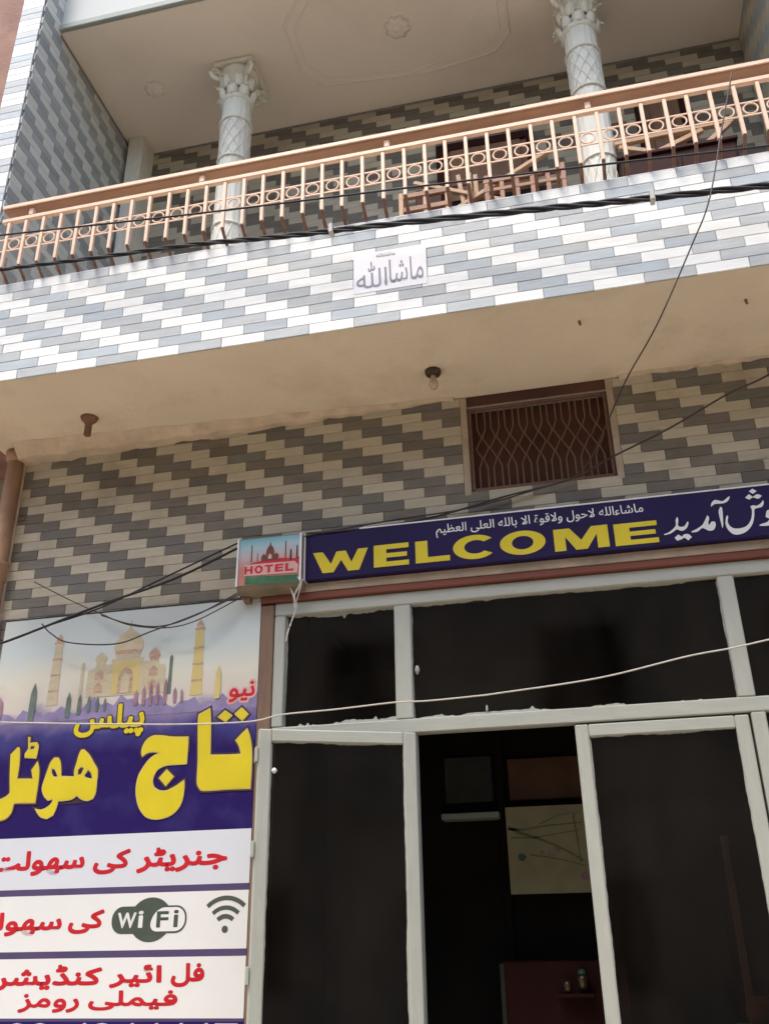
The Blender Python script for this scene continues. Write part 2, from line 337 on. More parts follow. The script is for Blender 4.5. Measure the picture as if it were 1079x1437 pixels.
# ---- Arabic script: joined letter forms in visual order
AR = {'ا': (0xFE8D, 0xFE8E), 'آ': (0xFE81, 0xFE82), 'ب': (0xFE8F, 0xFE90, 0xFE91, 0xFE92), 'پ': (0xFB56, 0xFB57, 0xFB58, 0xFB59), 'ت': (0xFE95, 0xFE96, 0xFE97, 0xFE98),
      'ٹ': (0xFB66, 0xFB67, 0xFB68, 0xFB69), 'ج': (0xFE9D, 0xFE9E, 0xFE9F, 0xFEA0), 'ح': (0xFEA1, 0xFEA2, 0xFEA3, 0xFEA4), 'خ': (0xFEA5, 0xFEA6, 0xFEA7, 0xFEA8), 'د': (0xFEA9, 0xFEAA), 'ڈ': (0xFB88, 0xFB89),
      'ر': (0xFEAD, 0xFEAE), 'ز': (0xFEAF, 0xFEB0), 'س': (0xFEB1, 0xFEB2, 0xFEB3, 0xFEB4), 'ش': (0xFEB5, 0xFEB6, 0xFEB7, 0xFEB8), 'ظ': (0xFEC5, 0xFEC6, 0xFEC7, 0xFEC8), 'ع': (0xFEC9, 0xFECA, 0xFECB, 0xFECC),
      'ف': (0xFED1, 0xFED2, 0xFED3, 0xFED4), 'ق': (0xFED5, 0xFED6, 0xFED7, 0xFED8), 'ک': (0xFB8E, 0xFB8F, 0xFB90, 0xFB91), 'ل': (0xFEDD, 0xFEDE, 0xFEDF, 0xFEE0), 'م': (0xFEE1, 0xFEE2, 0xFEE3, 0xFEE4),
      'ن': (0xFEE5, 0xFEE6, 0xFEE7, 0xFEE8), 'و': (0xFEED, 0xFEEE), 'ه': (0xFEE9, 0xFEEA, 0xFEEB, 0xFEEC), 'ة': (0xFE93, 0xFE94), 'ی': (0xFBFC, 0xFBFD, 0xFBFE, 0xFBFF), 'ئ': (0xFE89, 0xFE8A, 0xFE8B, 0xFE8C), 'ء': (0xFE80,)}
def shape(s):
    s = s.replace('لا', 'لﾠا').replace('ﾠ', '\u200b'); out = []; i = 0
    prev = False
    while i < len(s):
        c = s[i]
        if c == 'ل' and s[i + 1:i + 3] == '\u200bا':
            out.append(chr(0xFEFC if prev else 0xFEFB)); prev = False; i += 3; continue
        if c not in AR: out.append(c); prev = False; i += 1; continue
        f = AR[c]; nxt = i + 1 < len(s) and s[i + 1] in AR and s[i + 1] != 'ء'
        if len(f) == 4: out.append(chr(f[3 if prev and nxt else 1 if prev else 2 if nxt else 0])); prev = nxt
        elif len(f) == 2: out.append(chr(f[1 if prev else 0])); prev = False
        else: out.append(chr(f[0])); prev = False
        i += 1
    return ''.join(reversed(out))
def text(name, s, x0, x1, z0, z1, Y, m, parent, bold=0.02, th=0.0003, grow=0.0):
    cu = bpy.data.curves.new(name, 'FONT'); cu.body = s; cu.size = 1.0; cu.extrude = th / 2; cu.resolution_u = 4
    q = bold * (z1 - z0) * 0.62 + grow       # stroke weight: the thin glyphs are thickened by copies set round a small circle
    g = grow
    o = curve_mesh(cu, name, Y, m, parent, th, (x0 - g + q, x1 + g - q, z0 - g + q, z1 + g - q))
    me = o.data; nv = len(me.vertices)
    vs = [v.co.copy() for v in me.vertices]; fs = [tuple(f.vertices) for f in me.polygons]; V = [tuple(v) for v in vs]; F = list(fs)
    for k in range(10):
        a = k * math.pi / 5; off = len(V)
        V += [(v.x + q * math.cos(a), v.y + 0.00003 * (k + 1), v.z + q * math.sin(a)) for v in vs]; F += [tuple(i + off for i in f) for f in fs]
    m2 = bpy.data.meshes.new(name); m2.from_pydata(V, [], F); m2.materials.append(me.materials[0]); o.data = m2
    return o

G={"hotel":[[[-2.341,2.4335],[-2.3097,2.4069],[-2.28,2.3669],[-2.2574,2.3331],[-2.2536,2.2791],[-2.2535,2.2311],[-2.2648,2.2026],[-2.2938,2.1949],[-2.325,2.2027],[-2.3485,2.2197],[-2.3737,2.2049],[-2.4095,2.2002],[-2.4399,2.1999],[-2.4447,2.171],[-2.4579,2.1374],[-2.4891,2.1229],[-2.521,2.1321],[-2.5424,2.1515],[-2.5582,2.1733],[-2.5207,2.169],[-2.492,2.181],[-2.4759,2.1962],[-2.4718,2.2094],[-2.4957,2.2051],[-2.5207,2.2276],[-2.5364,2.2606],[-2.5317,2.2983],[-2.5221,2.336],[-2.5101,2.3793],[-2.4919,2.4032],[-2.4698,2.402],[-2.4536,2.3763],[-2.4416,2.3155],[-2.3765,2.3111],[-2.3792,2.3395],[-2.3726,2.3719],[-2.3656,2.41],[-2.3562,2.4316]],[[-2.4964,2.3511],[-2.4816,2.3476],[-2.4617,2.3138],[-2.4816,2.3148],[-2.4935,2.3318]],[[-2.3452,2.3513],[-2.3309,2.3451],[-2.3408,2.3185],[-2.3558,2.3165],[-2.3588,2.3384]],[[-2.3064,2.3357],[-2.289,2.3185],[-2.2829,2.2956],[-2.3144,2.3036],[-2.3216,2.3121]],[[-2.6944,2.465],[-2.6804,2.4501],[-2.6718,2.3769],[-2.672,2.3152],[-2.5917,2.3111],[-2.6045,2.3513],[-2.5777,2.3913],[-2.5615,2.349],[-2.5573,2.2833],[-2.559,2.1973],[-2.6555,2.2005],[-2.6704,2.1969],[-2.6764,2.1598],[-2.6998,2.1343],[-2.7354,2.1251],[-2.7736,2.1293],[-2.7881,2.2075],[-2.753,2.2222],[-2.718,2.2368],[-2.7019,2.2523],[-2.7164,2.335],[-2.7287,2.4303]],[[-2.6477,2.5104],[-2.6324,2.5067],[-2.6321,2.4811],[-2.5953,2.4818],[-2.5825,2.4613],[-2.5835,2.4278],[-2.5858,2.4028],[-2.65,2.4091],[-2.6533,2.4289],[-2.6383,2.4533]],[[-2.6241,2.4637],[-2.6049,2.4626],[-2.6063,2.4515],[-2.6269,2.4498]]],"taj":[[[-2.0377,2.3808],[-2.046,2.403],[-2.0403,2.4354],[-2.022,2.4618],[-1.9905,2.4775],[-1.9422,2.4746],[-1.8938,2.4662],[-1.8134,2.4614],[-1.8119,2.406],[-1.8121,2.3353],[-1.8588,2.3346],[-1.9115,2.3337],[-1.9458,2.3221],[-1.9645,2.3018],[-1.9732,2.2705],[-1.9647,2.2437],[-1.9369,2.2277],[-1.9018,2.226],[-1.8625,2.2414],[-1.8349,2.2583],[-1.8195,2.2681],[-1.8157,2.2365],[-1.8177,2.1899],[-1.8316,2.1494],[-1.8632,2.1175],[-1.9077,2.1016],[-1.9536,2.0994],[-1.9954,2.1129],[-2.0281,2.1477],[-2.0473,2.19],[-2.0565,2.2376],[-2.052,2.2903],[-2.0351,2.3268],[-2.009,2.3631],[-1.9842,2.3833],[-1.9575,2.3953],[-1.9947,2.399],[-2.018,2.3933]],[[-1.9102,2.3192],[-1.8708,2.2838],[-1.9079,2.242],[-1.9466,2.2808]],[[-1.7146,2.5891],[-1.7069,2.5194],[-1.6999,2.3728],[-1.612,2.369],[-1.5547,2.3689],[-1.5651,2.4025],[-1.5839,2.4304],[-1.5566,2.4583],[-1.5274,2.4836],[-1.5096,2.4367],[-1.4991,2.3722],[-1.4971,2.2934],[-1.4988,2.2109],[-1.6028,2.2133],[-1.722,2.2123],[-1.7458,2.2253],[-1.7584,2.2545],[-1.7617,2.3602],[-1.7739,2.5237],[-1.7726,2.5623]],[[-1.6416,2.5731],[-1.602,2.5456],[-1.6352,2.5149],[-1.6779,2.5423]],[[-1.5602,2.5815],[-1.5235,2.546],[-1.5538,2.5151],[-1.5964,2.5508]]],"khush":[[[0.4822,3.2819],[0.4844,3.2661],[0.4794,3.2411],[0.4884,3.2323],[0.5043,3.2331],[0.515,3.2446],[0.5209,3.2542],[0.5254,3.2485],[0.5167,3.2265],[0.4991,3.2133],[0.4857,3.2138],[0.4733,3.2213],[0.4638,3.2173],[0.4417,3.2045],[0.4162,3.1998],[0.4147,3.2051],[0.4383,3.2126],[0.4612,3.2304],[0.4709,3.2446],[0.4733,3.2674]],[[0.4742,3.1968],[0.488,3.1841],[0.4984,3.1941],[0.5162,3.1936],[0.5295,3.1784],[0.5117,3.1638],[0.4982,3.1779],[0.484,3.1719],[0.4654,3.1674],[0.4564,3.1826]],[[0.6091,3.2745],[0.615,3.261],[0.6075,3.2364],[0.6102,3.2259],[0.6215,3.2409],[0.6348,3.2408],[0.638,3.2278],[0.6292,3.206],[0.6148,3.199],[0.6019,3.2015],[0.592,3.2087],[0.5775,3.2155],[0.5575,3.2015],[0.5327,3.1993],[0.5313,3.2045],[0.5599,3.2165],[0.5823,3.2317],[0.5968,3.2529]],[[0.6703,3.3084],[0.6765,3.2999],[0.6725,3.2543],[0.6676,3.2193],[0.6621,3.2047],[0.6605,3.2302],[0.6588,3.284]],[[0.6309,3.3131],[0.636,3.3306],[0.6516,3.3443],[0.6688,3.3396],[0.6859,3.3349],[0.7111,3.3525],[0.7178,3.3527],[0.7081,3.3348],[0.6885,3.3242],[0.6663,3.3243],[0.6483,3.324]],[[0.6919,3.2647],[0.695,3.2567],[0.6895,3.237],[0.6926,3.2164],[0.7075,3.2005],[0.7331,3.1966],[0.7605,3.2035],[0.7789,3.2215],[0.7906,3.2454],[0.7972,3.2751],[0.7943,3.2959],[0.8081,3.2993],[0.8205,3.2953],[0.8399,3.3057],[0.8512,3.3197],[0.8519,3.3042],[0.841,3.2877],[0.8251,3.2845],[0.8088,3.2788],[0.8026,3.249],[0.7879,3.2104],[0.7609,3.1808],[0.7282,3.1686],[0.7027,3.1724],[0.6846,3.1946],[0.6783,3.2231],[0.6846,3.2528]],[[0.818,3.3797],[0.8332,3.3658],[0.8156,3.354],[0.8005,3.3684]],[[0.7981,3.3547],[0.8131,3.3399],[0.8326,3.3504],[0.8506,3.3404],[0.833,3.3281],[0.8126,3.3373],[0.7958,3.3291],[0.78,3.3398]],[[0.8592,3.2677],[0.8898,3.269],[0.897,3.2378],[0.8779,3.2049],[0.846,3.1961],[0.8142,3.1998],[0.8219,3.2064],[0.8492,3.2133],[0.8625,3.2268],[0.8473,3.2387]]],"wires":{"bundle":[[-2.914,3.16,4.71],[-2.627,3.16,4.703],[-2.148,3.16,4.673],[-1.617,3.16,4.646],[-1.147,3.16,4.598],[-0.664,3.15,4.553],[-0.021,3.15,4.495],[0.431,3.15,4.451],[0.967,3.14,4.397],[1.291,3.14,4.359]],"thin":[[-2.927,3.12,4.912],[-2.676,3.12,4.897],[-1.612,3.12,4.801],[-0.655,3.12,4.729],[0.305,3.12,4.653],[1.0,3.12,4.592],[1.334,3.12,4.576]],"drop":[[0.939,3.15,5.09],[0.828,3.12,4.715],[0.705,3.05,4.295],[0.612,3.1,4.117],[0.442,3.2,3.832],[0.323,3.5,3.787],[0.224,3.8,3.733],[0.127,3.93,3.615],[0.037,3.96,3.558]],"diag":[[1.148,3.6,3.899],[0.93,3.7,3.827],[0.773,3.8,3.817],[0.516,3.9,3.735],[0.246,3.95,3.647],[0.037,3.96,3.558],[-0.288,3.96,3.504],[-0.654,3.95,3.43],[-0.996,3.9,3.392],[-1.244,3.89,3.393]],"diag2":[[0.037,3.96,3.558],[-0.307,3.96,3.488],[-0.515,3.96,3.46],[-0.794,3.95,3.443],[-1.072,3.92,3.409],[-1.251,3.89,3.379]],"poleA":[[-2.815,3.7,2.905],[-2.738,3.75,2.927],[-2.67,3.75,2.936],[-2.246,3.8,3.09],[-1.895,3.84,3.203],[-1.614,3.9,3.351],[-1.588,3.91,3.367]],"poleB":[[-2.7,3.75,2.931],[-2.5,3.78,3.002],[-2.245,3.8,3.076],[-1.916,3.84,3.227],[-1.634,3.9,3.372],[-1.59,3.91,3.39]],"sag1":[[-2.621,3.9,3.057],[-2.565,3.9,3.004],[-2.456,3.9,2.947],[-2.203,3.9,2.919],[-2.024,3.9,2.965],[-1.751,3.88,3.035],[-1.554,3.92,3.132]],"sag2":[[-2.31,3.92,3.081],[-2.15,3.92,3.022],[-1.967,3.9,2.989],[-1.78,3.88,3.023],[-1.555,3.92,3.146]],"sag3":[[-2.737,3.95,3.312],[-2.511,3.95,3.189],[-2.317,3.93,3.092],[-2.122,3.92,3.009],[-1.848,3.9,2.985],[-1.55,3.93,3.12]],"white":[[-2.706,3.6,2.513],[-2.56,3.6,2.5],[-2.138,3.6,2.467],[-1.702,3.6,2.437],[-1.382,3.6,2.428],[-1.236,3.6,2.448],[-1.012,3.6,2.454],[-0.758,3.6,2.466],[-0.626,3.6,2.463],[-0.42,3.6,2.469],[-0.337,3.6,2.474],[0.054,3.6,2.506],[0.393,3.6,2.565],[0.564,3.6,2.585],[0.702,3.6,2.607],[1.019,3.6,2.655]],"dangle":[[-1.275,3.868,3.165],[-1.26,3.868,3.128],[-1.287,3.87,3.07],[-1.282,3.89,3.023],[-1.301,3.89,2.962],[-1.31,3.86,2.894],[-1.319,3.86,2.844]],"dangle2":[[-1.32,3.9,3.127],[-1.297,3.89,3.067],[-1.292,3.89,3.017],[-1.286,3.89,3.038],[-1.268,3.875,3.081],[-1.25,3.868,3.148]]}}

# ================================================================== tiles
TILE = {}
def tile_me(wd, h, kind, d=0.007, ch=0.0018):
    """one glazed strip tile, its back on the wall, its face towards -Y"""
    key = (round(wd, 3), round(h, 3), kind, d)
    if key not in TILE:
        x0, x1, z0, z1 = 0, wd, 0, h; c = min(ch, wd / 4)
        v = [(x0, 0, z0), (x1, 0, z0), (x1, 0, z1), (x0, 0, z1), (x0, -d + c, z0), (x1, -d + c, z0), (x1, -d + c, z1), (x0, -d + c, z1),
             (x0 + c, -d, z0 + c), (x1 - c, -d, z0 + c), (x1 - c, -d, z1 - c), (x0 + c, -d, z1 - c)]
        f = [(8, 9, 10, 11), (4, 5, 9, 8), (5, 6, 10, 9), (6, 7, 11, 10), (7, 4, 8, 11), (0, 1, 5, 4), (1, 2, 6, 5), (2, 3, 7, 6), (3, 0, 4, 7)]
        me = bpy.data.meshes.new('tile'); me.from_pydata(v, [], f); me.materials.append(M[kind]); TILE[key] = me
    return TILE[key]
def lattice(parent, to_world, rz, u0, u1, v0, v1, au, av, L, H, holes=(), rest=None, gap=0.0016, fam='tile'):
    """courses of strip tiles in a stepped pattern: light and grey tiles alternate, each course shifted by half a tile.
    rest(u, v) true: the tile is out of the photograph's reach and goes into the joined remainder"""
    bulk = {}; n = 0
    for k in range(int(math.floor((v0 - av) / H + 1e-6)), int(math.ceil((v1 - av) / H - 1e-6))):
        za, zb = max(v0, av + k * H), min(v1, av + (k + 1) * H)
        if zb - za < 0.012: continue
        base = au - k * L / 2
        j0 = int(math.floor((u0 - base) / L))
        for j in range(j0, j0 + int((u1 - u0) / L) + 3):
            a, b = max(u0, base + j * L), min(u1, base + (j + 1) * L)
            for (ha, hb, hc, hd) in holes:
                if zb > hc + 0.01 and za < hd - 0.01:
                    if a >= ha - 0.005 and b <= hb + 0.005: b = a
                    elif a < ha < b <= hb + 0.1: b = ha
                    elif ha - 0.1 <= a < hb < b: a = hb
            if b - a < 0.015: continue
            white = j % 2 == 0
            kind = fam + ('_white' if white else ('_blue' if random.random() < 0.3 else '_grey'))
            q = gap / 2
            wob = (random.uniform(-0.0006, 0.0006), random.uniform(-0.004, 0.004))
            if rest and rest((a + b) / 2, (za + zb) / 2):
                bulk.setdefault(fam + ('_white' if white else '_grey'), []).append((a + q, b - q, za + q, zb - q)); continue
            o = bpy.data.objects.new('tile', tile_me(b - a - 2 * q, zb - za - 2 * q, kind)); C.objects.link(o); o.parent = parent
            o.location = to_world(a + q, za + q, wob[0]); o.rotation_euler = (wob[1], 0, rz); n += 1
    for kind, lst in bulk.items():
        mb = MB()
        for (a, b, c, d) in lst:
            p = [to_world(a, c, 0), to_world(b, c, 0), to_world(b, d, 0), to_world(a, d, 0), to_world(a, c, -0.007), to_world(b, c, -0.007), to_world(b, d, -0.007), to_world(a, d, -0.007)]
            mb.add(p, [(4, 5, 6, 7), (0, 1, 5, 4), (1, 2, 6, 5), (2, 3, 7, 6), (3, 0, 4, 7)])
        stuff(mb.build('tile_field', kind, parent, fix=False))
    return n

# ================================================================== street, neighbours
structure(MB().box(-30, 30, -30, 3.3, -0.3, 0).build('street', 'street'))
structure(MB().box(-30, 30, 3.302, 14, -0.3, 0.2).build('plinth', 'neigh'))
t = thing('added_opposite_building', 'unseen building added across the street to dim glass reflections and bounce light', 'building')  # out of view, added to darken glass reflections and shape street light
b = MB()
b.box(-12, 12, -9.5, -5.0, 0, 7.2); b.box(-12.1, 12.1, -5.0, -4.85, 6.9, 7.35); b.box(-12, 12, -5.0, -4.9, 3.3, 3.45)
b.build('wall', 'opposite', t)
for i in range(7):
    for zz in (0.9, 4.3):
        x = -9.6 + 3.2 * i
        f = MB().box(x - 0.6, x + 0.6, -5.0, -4.93, zz, zz + 1.4, 0.01).build('window', 'wood', t)
        MB().box(x - 0.5, x + 0.5, -4.93, -4.92, zz + 0.1, zz + 1.3).build('pane', 'dark', f)

nb = thing('neighbouring_building', 'reddish brown plastered building left of the tiled corner pier', 'building')
MB().box(-8, -3.10, 3.62, 9, 4.30, 9).build('upper_wall', 'brick', nb)
MB().box(-8, -3.10, 3.58, 3.62, 4.30, 6.0).build('plaster_coat', 'neigh', nb)
MB().box(-8, -3.05, 4.55, 4.9, 0, 4.30).build('lower_wall', 'neigh', nb)

# ================================================================== hotel building
XR = 1.56; XL = -2.93
PY = 3.289; PT = 4.715; SZ = 4.11; WY = 4.0; UY = 4.62; CZ = 7.02; SX = -2.893
hotel = thing('hotel_building', 'hotel building with beige soffit, deep balcony slab and plastered upper ceiling', 'building')
MB().box(-3.05, XR + 1.2, PY + 0.0005, UY + 0.1, SZ, 4.25).build('balcony_slab', 'soffit', hotel)
# plaster lip where the soffit meets the wall, sagging at the left
n = 44
for side in (0, 1):
  lip = MB()
  for i in range(n):
    x0 = (XL, 0.33)[side] + (2.43, 1.6)[side] * i / n; x1 = (XL, 0.33)[side] + (2.43, 1.6)[side] * (i + 1) / n
    def d(x): s = max(0, min(1, (-0.55 - x) / 2.2)); return 0.012 + 0.055 * s + 0.005 * math.sin(x * 23) + 0.004 * math.sin(x * 61)
    def e(x): s = max(0, min(1, (-0.55 - x) / 2.2)); return 0.03 + 0.13 * s + 0.006 * math.sin(x * 17)
    if True:
        lip.add([(x0, WY + 0.002, SZ - d(x0)), (x1, WY + 0.002, SZ - d(x1)), (x1, WY - e(x1), SZ - 0.001), (x0, WY - e(x0), SZ - 0.001),
                 (x0, WY - e(x0) * 0.55, SZ - d(x0) * 0.95), (x1, WY - e(x1) * 0.55, SZ - d(x1) * 0.95)],
                [(0, 1, 5, 4), (4, 5, 2, 3), (0, 4, 3), (1, 2, 5), (0, 3, 2, 1)])
  lip.build('plaster_lip', 'lip', hotel)
# ground floor masonry round the shopfront and the grilled window
WX0, WX1, WZ0, WZ1 = -0.436, 0.258, 3.567, 4.045
b = MB()
b.box(XL, -1.50, WY + 0.001, WY + 0.16, 0.2, SZ)
b.box(-1.50, WX0 - 0.035, WY + 0.001, WY + 0.16, 3.125, SZ); b.box(WX1 + 0.035, XR + 1.2, WY + 0.001, WY + 0.16, 3.125, SZ)
b.box(WX0 - 0.035, WX1 + 0.035, WY + 0.001, WY + 0.16, 3.125, WZ0); b.box(WX0 - 0.035, WX1 + 0.035, WY + 0.001, WY + 0.16, WZ1, SZ)
b.build('masonry', 'grout', hotel)
MB().box(XL - 0.02, XL + 0.0, WY - 0.02, WY + 0.6, 0.2, SZ).build('corner_return', 'lip', hotel)
# upper storey ceiling
MB().box(SX + 0.002, XR + 1.2, 3.546, UY + 0.2, CZ, CZ + 0.14).build('ceiling_slab', 'ceiling', hotel)
MB().box(SX + 0.002, XR + 1.2, 3.530, 3.545, CZ + 0.052, CZ + 1.0).build('fascia', 'fascia', hotel)
MB().box(SX + 0.002, XR + 1.2, 3.515, 3.545, CZ - 0.003, CZ + 0.05, 0.006).build('fascia_trim', 'trim', hotel)
# raised moulding, an eight-sided tray on the ceiling
octa = [(-1.298, 3.66), (-1.458, 3.837), (-1.445, 4.19), (-1.312, 4.337), (-0.606, 4.40), (-0.13, 4.345), (-0.022, 4.23), (-0.023, 3.80), (-0.16, 3.66)]
for off, r in ((0, 0.010), (0.055, 0.005)):
    cx, cy = -0.74, 4.02
    pts = [(x + (cx - x) / abs(cx - x) * off, y + (cy - y) / max(0.2, abs(cy - y)) * off * 0.8, CZ) for x, y in octa]; pts.append(pts[0])
    MB().tube(pts, r, 8, False).build('ceiling_moulding', 'ceiling', hotel, True)
def rosette(x, y, r):
    mb = MB(); mb.lathe((x, y, CZ - 0.03), [(0.002, -0.012), (r * 0.25, -0.006), (r * 0.4, 0.004), (r * 0.55, 0.001), (r * 0.8, 0.012), (r, 0.022), (r, 0.03)], 24, 8, 0.22)
    return mb.build('ceiling_rosette', 'ceiling', hotel, True)
rosette(-0.731, 4.012, 0.09); rosette(-2.486, 4.09, 0.075)
# corner pilaster at the back left
MB().box(-2.86, -2.74, 4.44, UY - 0.001, 4.25, CZ - 0.001, 0.006).build('pilaster', 'column', hotel)

# ---- tiled walls
def on_face(Y): return lambda u, v, q: (u, Y + q, v)
fw = thing('ground_floor_wall', 'shaded tiled wall between the beige soffit and the purple welcome sign', 'wall')
MB().box(XL, XL + 0.01, WY - 0.001, WY + 0.0005, 3.06, SZ - 0.02).build('edge_bead', 'grout', fw)
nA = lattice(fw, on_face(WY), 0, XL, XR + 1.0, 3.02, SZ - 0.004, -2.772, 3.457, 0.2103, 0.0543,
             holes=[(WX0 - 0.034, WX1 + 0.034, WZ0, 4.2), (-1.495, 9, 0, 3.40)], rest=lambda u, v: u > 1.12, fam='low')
pp = thing('balcony_parapet', 'bright tiled balcony parapet in white and grey steps under the railing', 'wall')
MB().box(-3.05, XR + 1.2, PY + 0.001, PY + 0.11, 4.2505, PT - 0.004).build('parapet_core', 'grout', pp)
MB().box(-3.05, XR + 1.2, PY - 0.004, PY + 0.115, PT - 0.003, PT + 0.006, 0.002).build('coping', 'marble', pp)
MB().box(-3.05, XR + 1.2, PY - 0.0008, PY + 0.0003, SZ + 0.001, 4.2503).build('grout_coat', 'grout', pp)
nB = lattice(pp, on_face(PY), 0, -3.04, XR + 1.0, SZ, PT - 0.004, -2.336, SZ, 0.2132, 0.0547, holes=[(-0.846, -0.497, 4.32, 4.50)], rest=lambda u, v: u > 1.30)
sw = thing('balcony_side_wall', 'tall tiled side wall and pier closing the left end of the balcony', 'wall')
MB().box(-3.05, SX - 0.001, 3.352, UY + 0.1, 4.25, 9.0).build('wall_core', 'grout', sw)
nC = lattice(sw, lambda u, v, q: (SX - q, u, v), math.radians(90), 3.352, UY, 4.74, 7.55, 3.362, 6.385, 0.2103, 0.0545,
             holes=[(3.545, 9, 6.99, 9)], rest=lambda u, v: v < 5.25, fam='side')
for k in range(64):
    z = 4.74 + k * 0.0545
    kind = 'tile_white' if (k % 4) in (2, 3) else ('tile_grey', 'tile_blue')[k % 3 == 0]
    o = bpy.data.objects.new('tile', tile_me(0.152, 0.0525, kind)); C.objects.link(o); o.parent = sw; o.location = (-3.047, 3.351 + random.uniform(-0.0006, 0.0006), z)
bw = thing('balcony_back_wall', 'dim tiled wall at the back of the balcony behind the two columns', 'wall')
MB().box(-2.95, XR + 0.2, UY + 0.001, UY + 0.12, 4.25, CZ + 0.05).build('wall_core', 'grout', bw)
DOORS = [(-0.60, 0.06, 4.25, 6.53), (0.73, 1.06, 4.25, 6.66)]
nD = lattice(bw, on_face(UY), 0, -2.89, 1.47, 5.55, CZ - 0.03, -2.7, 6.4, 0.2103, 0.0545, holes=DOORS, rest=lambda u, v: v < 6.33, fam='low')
rw = thing('balcony_end_wall', 'grey tiled wall closing the right end of the balcony', 'wall')
MB().box(1.476, 1.62, 3.75, UY + 0.1, 4.25, CZ + 0.05).build('wall_core', 'grout', rw)
lattice(rw, lambda u, v, q: (1.475 + q, u, v), math.radians(-90), 3.75, UY, 5.8, CZ - 0.01, 3.8, 6.4, 0.2103, 0.0545) if False else None
for k in range(24):
    z = 5.72 + k * 0.0545
    for j in range(5):
        a = 3.76 + j * 0.2103 + (0.105 if k % 2 else 0); bb = min(UY - 0.004, a + 0.208)
        if bb - a < 0.03: continue
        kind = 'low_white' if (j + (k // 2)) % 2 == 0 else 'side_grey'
        o = bpy.data.objects.new('tile', tile_me(bb - a, 0.0523, kind)); C.objects.link(o); o.parent = rw
        o.location = (1.475, bb, z); o.rotation_euler = (0, 0, math.radians(-90))
print('TILES', nA, nB, nC, nD)

# doors of the balcony rooms
for k, (a, bb, c, d) in enumerate(DOORS):
    t = thing('balcony_door', ('wide brown wooden door in the balcony back wall behind the stacked furniture', 'narrow brown wooden door in the back wall right of the right column')[k], 'door', 'brown doors of the balcony rooms')
    MB().box(a, bb, UY + 0.0, UY + 0.05, c, d, 0.004).build('door_leaf', 'panel_brown', t)
    fr = MB(); fr.box(a, a + 0.05, UY - 0.02, UY - 0.001, c, d); fr.box(bb - 0.05, bb, UY - 0.02, UY - 0.001, c, d); fr.box(a + 0.051, bb - 0.051, UY - 0.02, UY - 0.001, d - 0.06, d)
    fr.build('frame', 'maroon', t)
    for z in (5.3, 5.75, 6.15):
        MB().box(a + 0.09, bb - 0.09, UY - 0.012, UY - 0.001, z, z + 0.33, 0.004).build('panel', 'panel_brown', t)

# ---- plaque
t = thing('marble_plaque', 'small white marble plaque with Arabic calligraphy set in the tiled parapet', 'plaque')
MB().box(-0.845, -0.498, PY - 0.0085, PY + 0.002, 4.291, 4.522, 0.002).build('slab', 'marble', t)
yq = PY - 0.0097
text('lettering', shape('ماشا'), -0.675, -0.515, 4.325, 4.46, yq, 'grey_print', t, 0.0)
text('lettering', '\uFDF2', -0.83, -0.685, 4.315, 4.465, yq, 'grey_print', t, 0.0)
text('lettering', shape('ء'), -0.70, -0.682, 4.33, 4.35, yq, 'grey_print', t, 0.0)
text('lettering', shape('ماشاءالله'), -0.735, -0.645, 4.485, 4.508, yq, 'grey_print', t, 0.0)

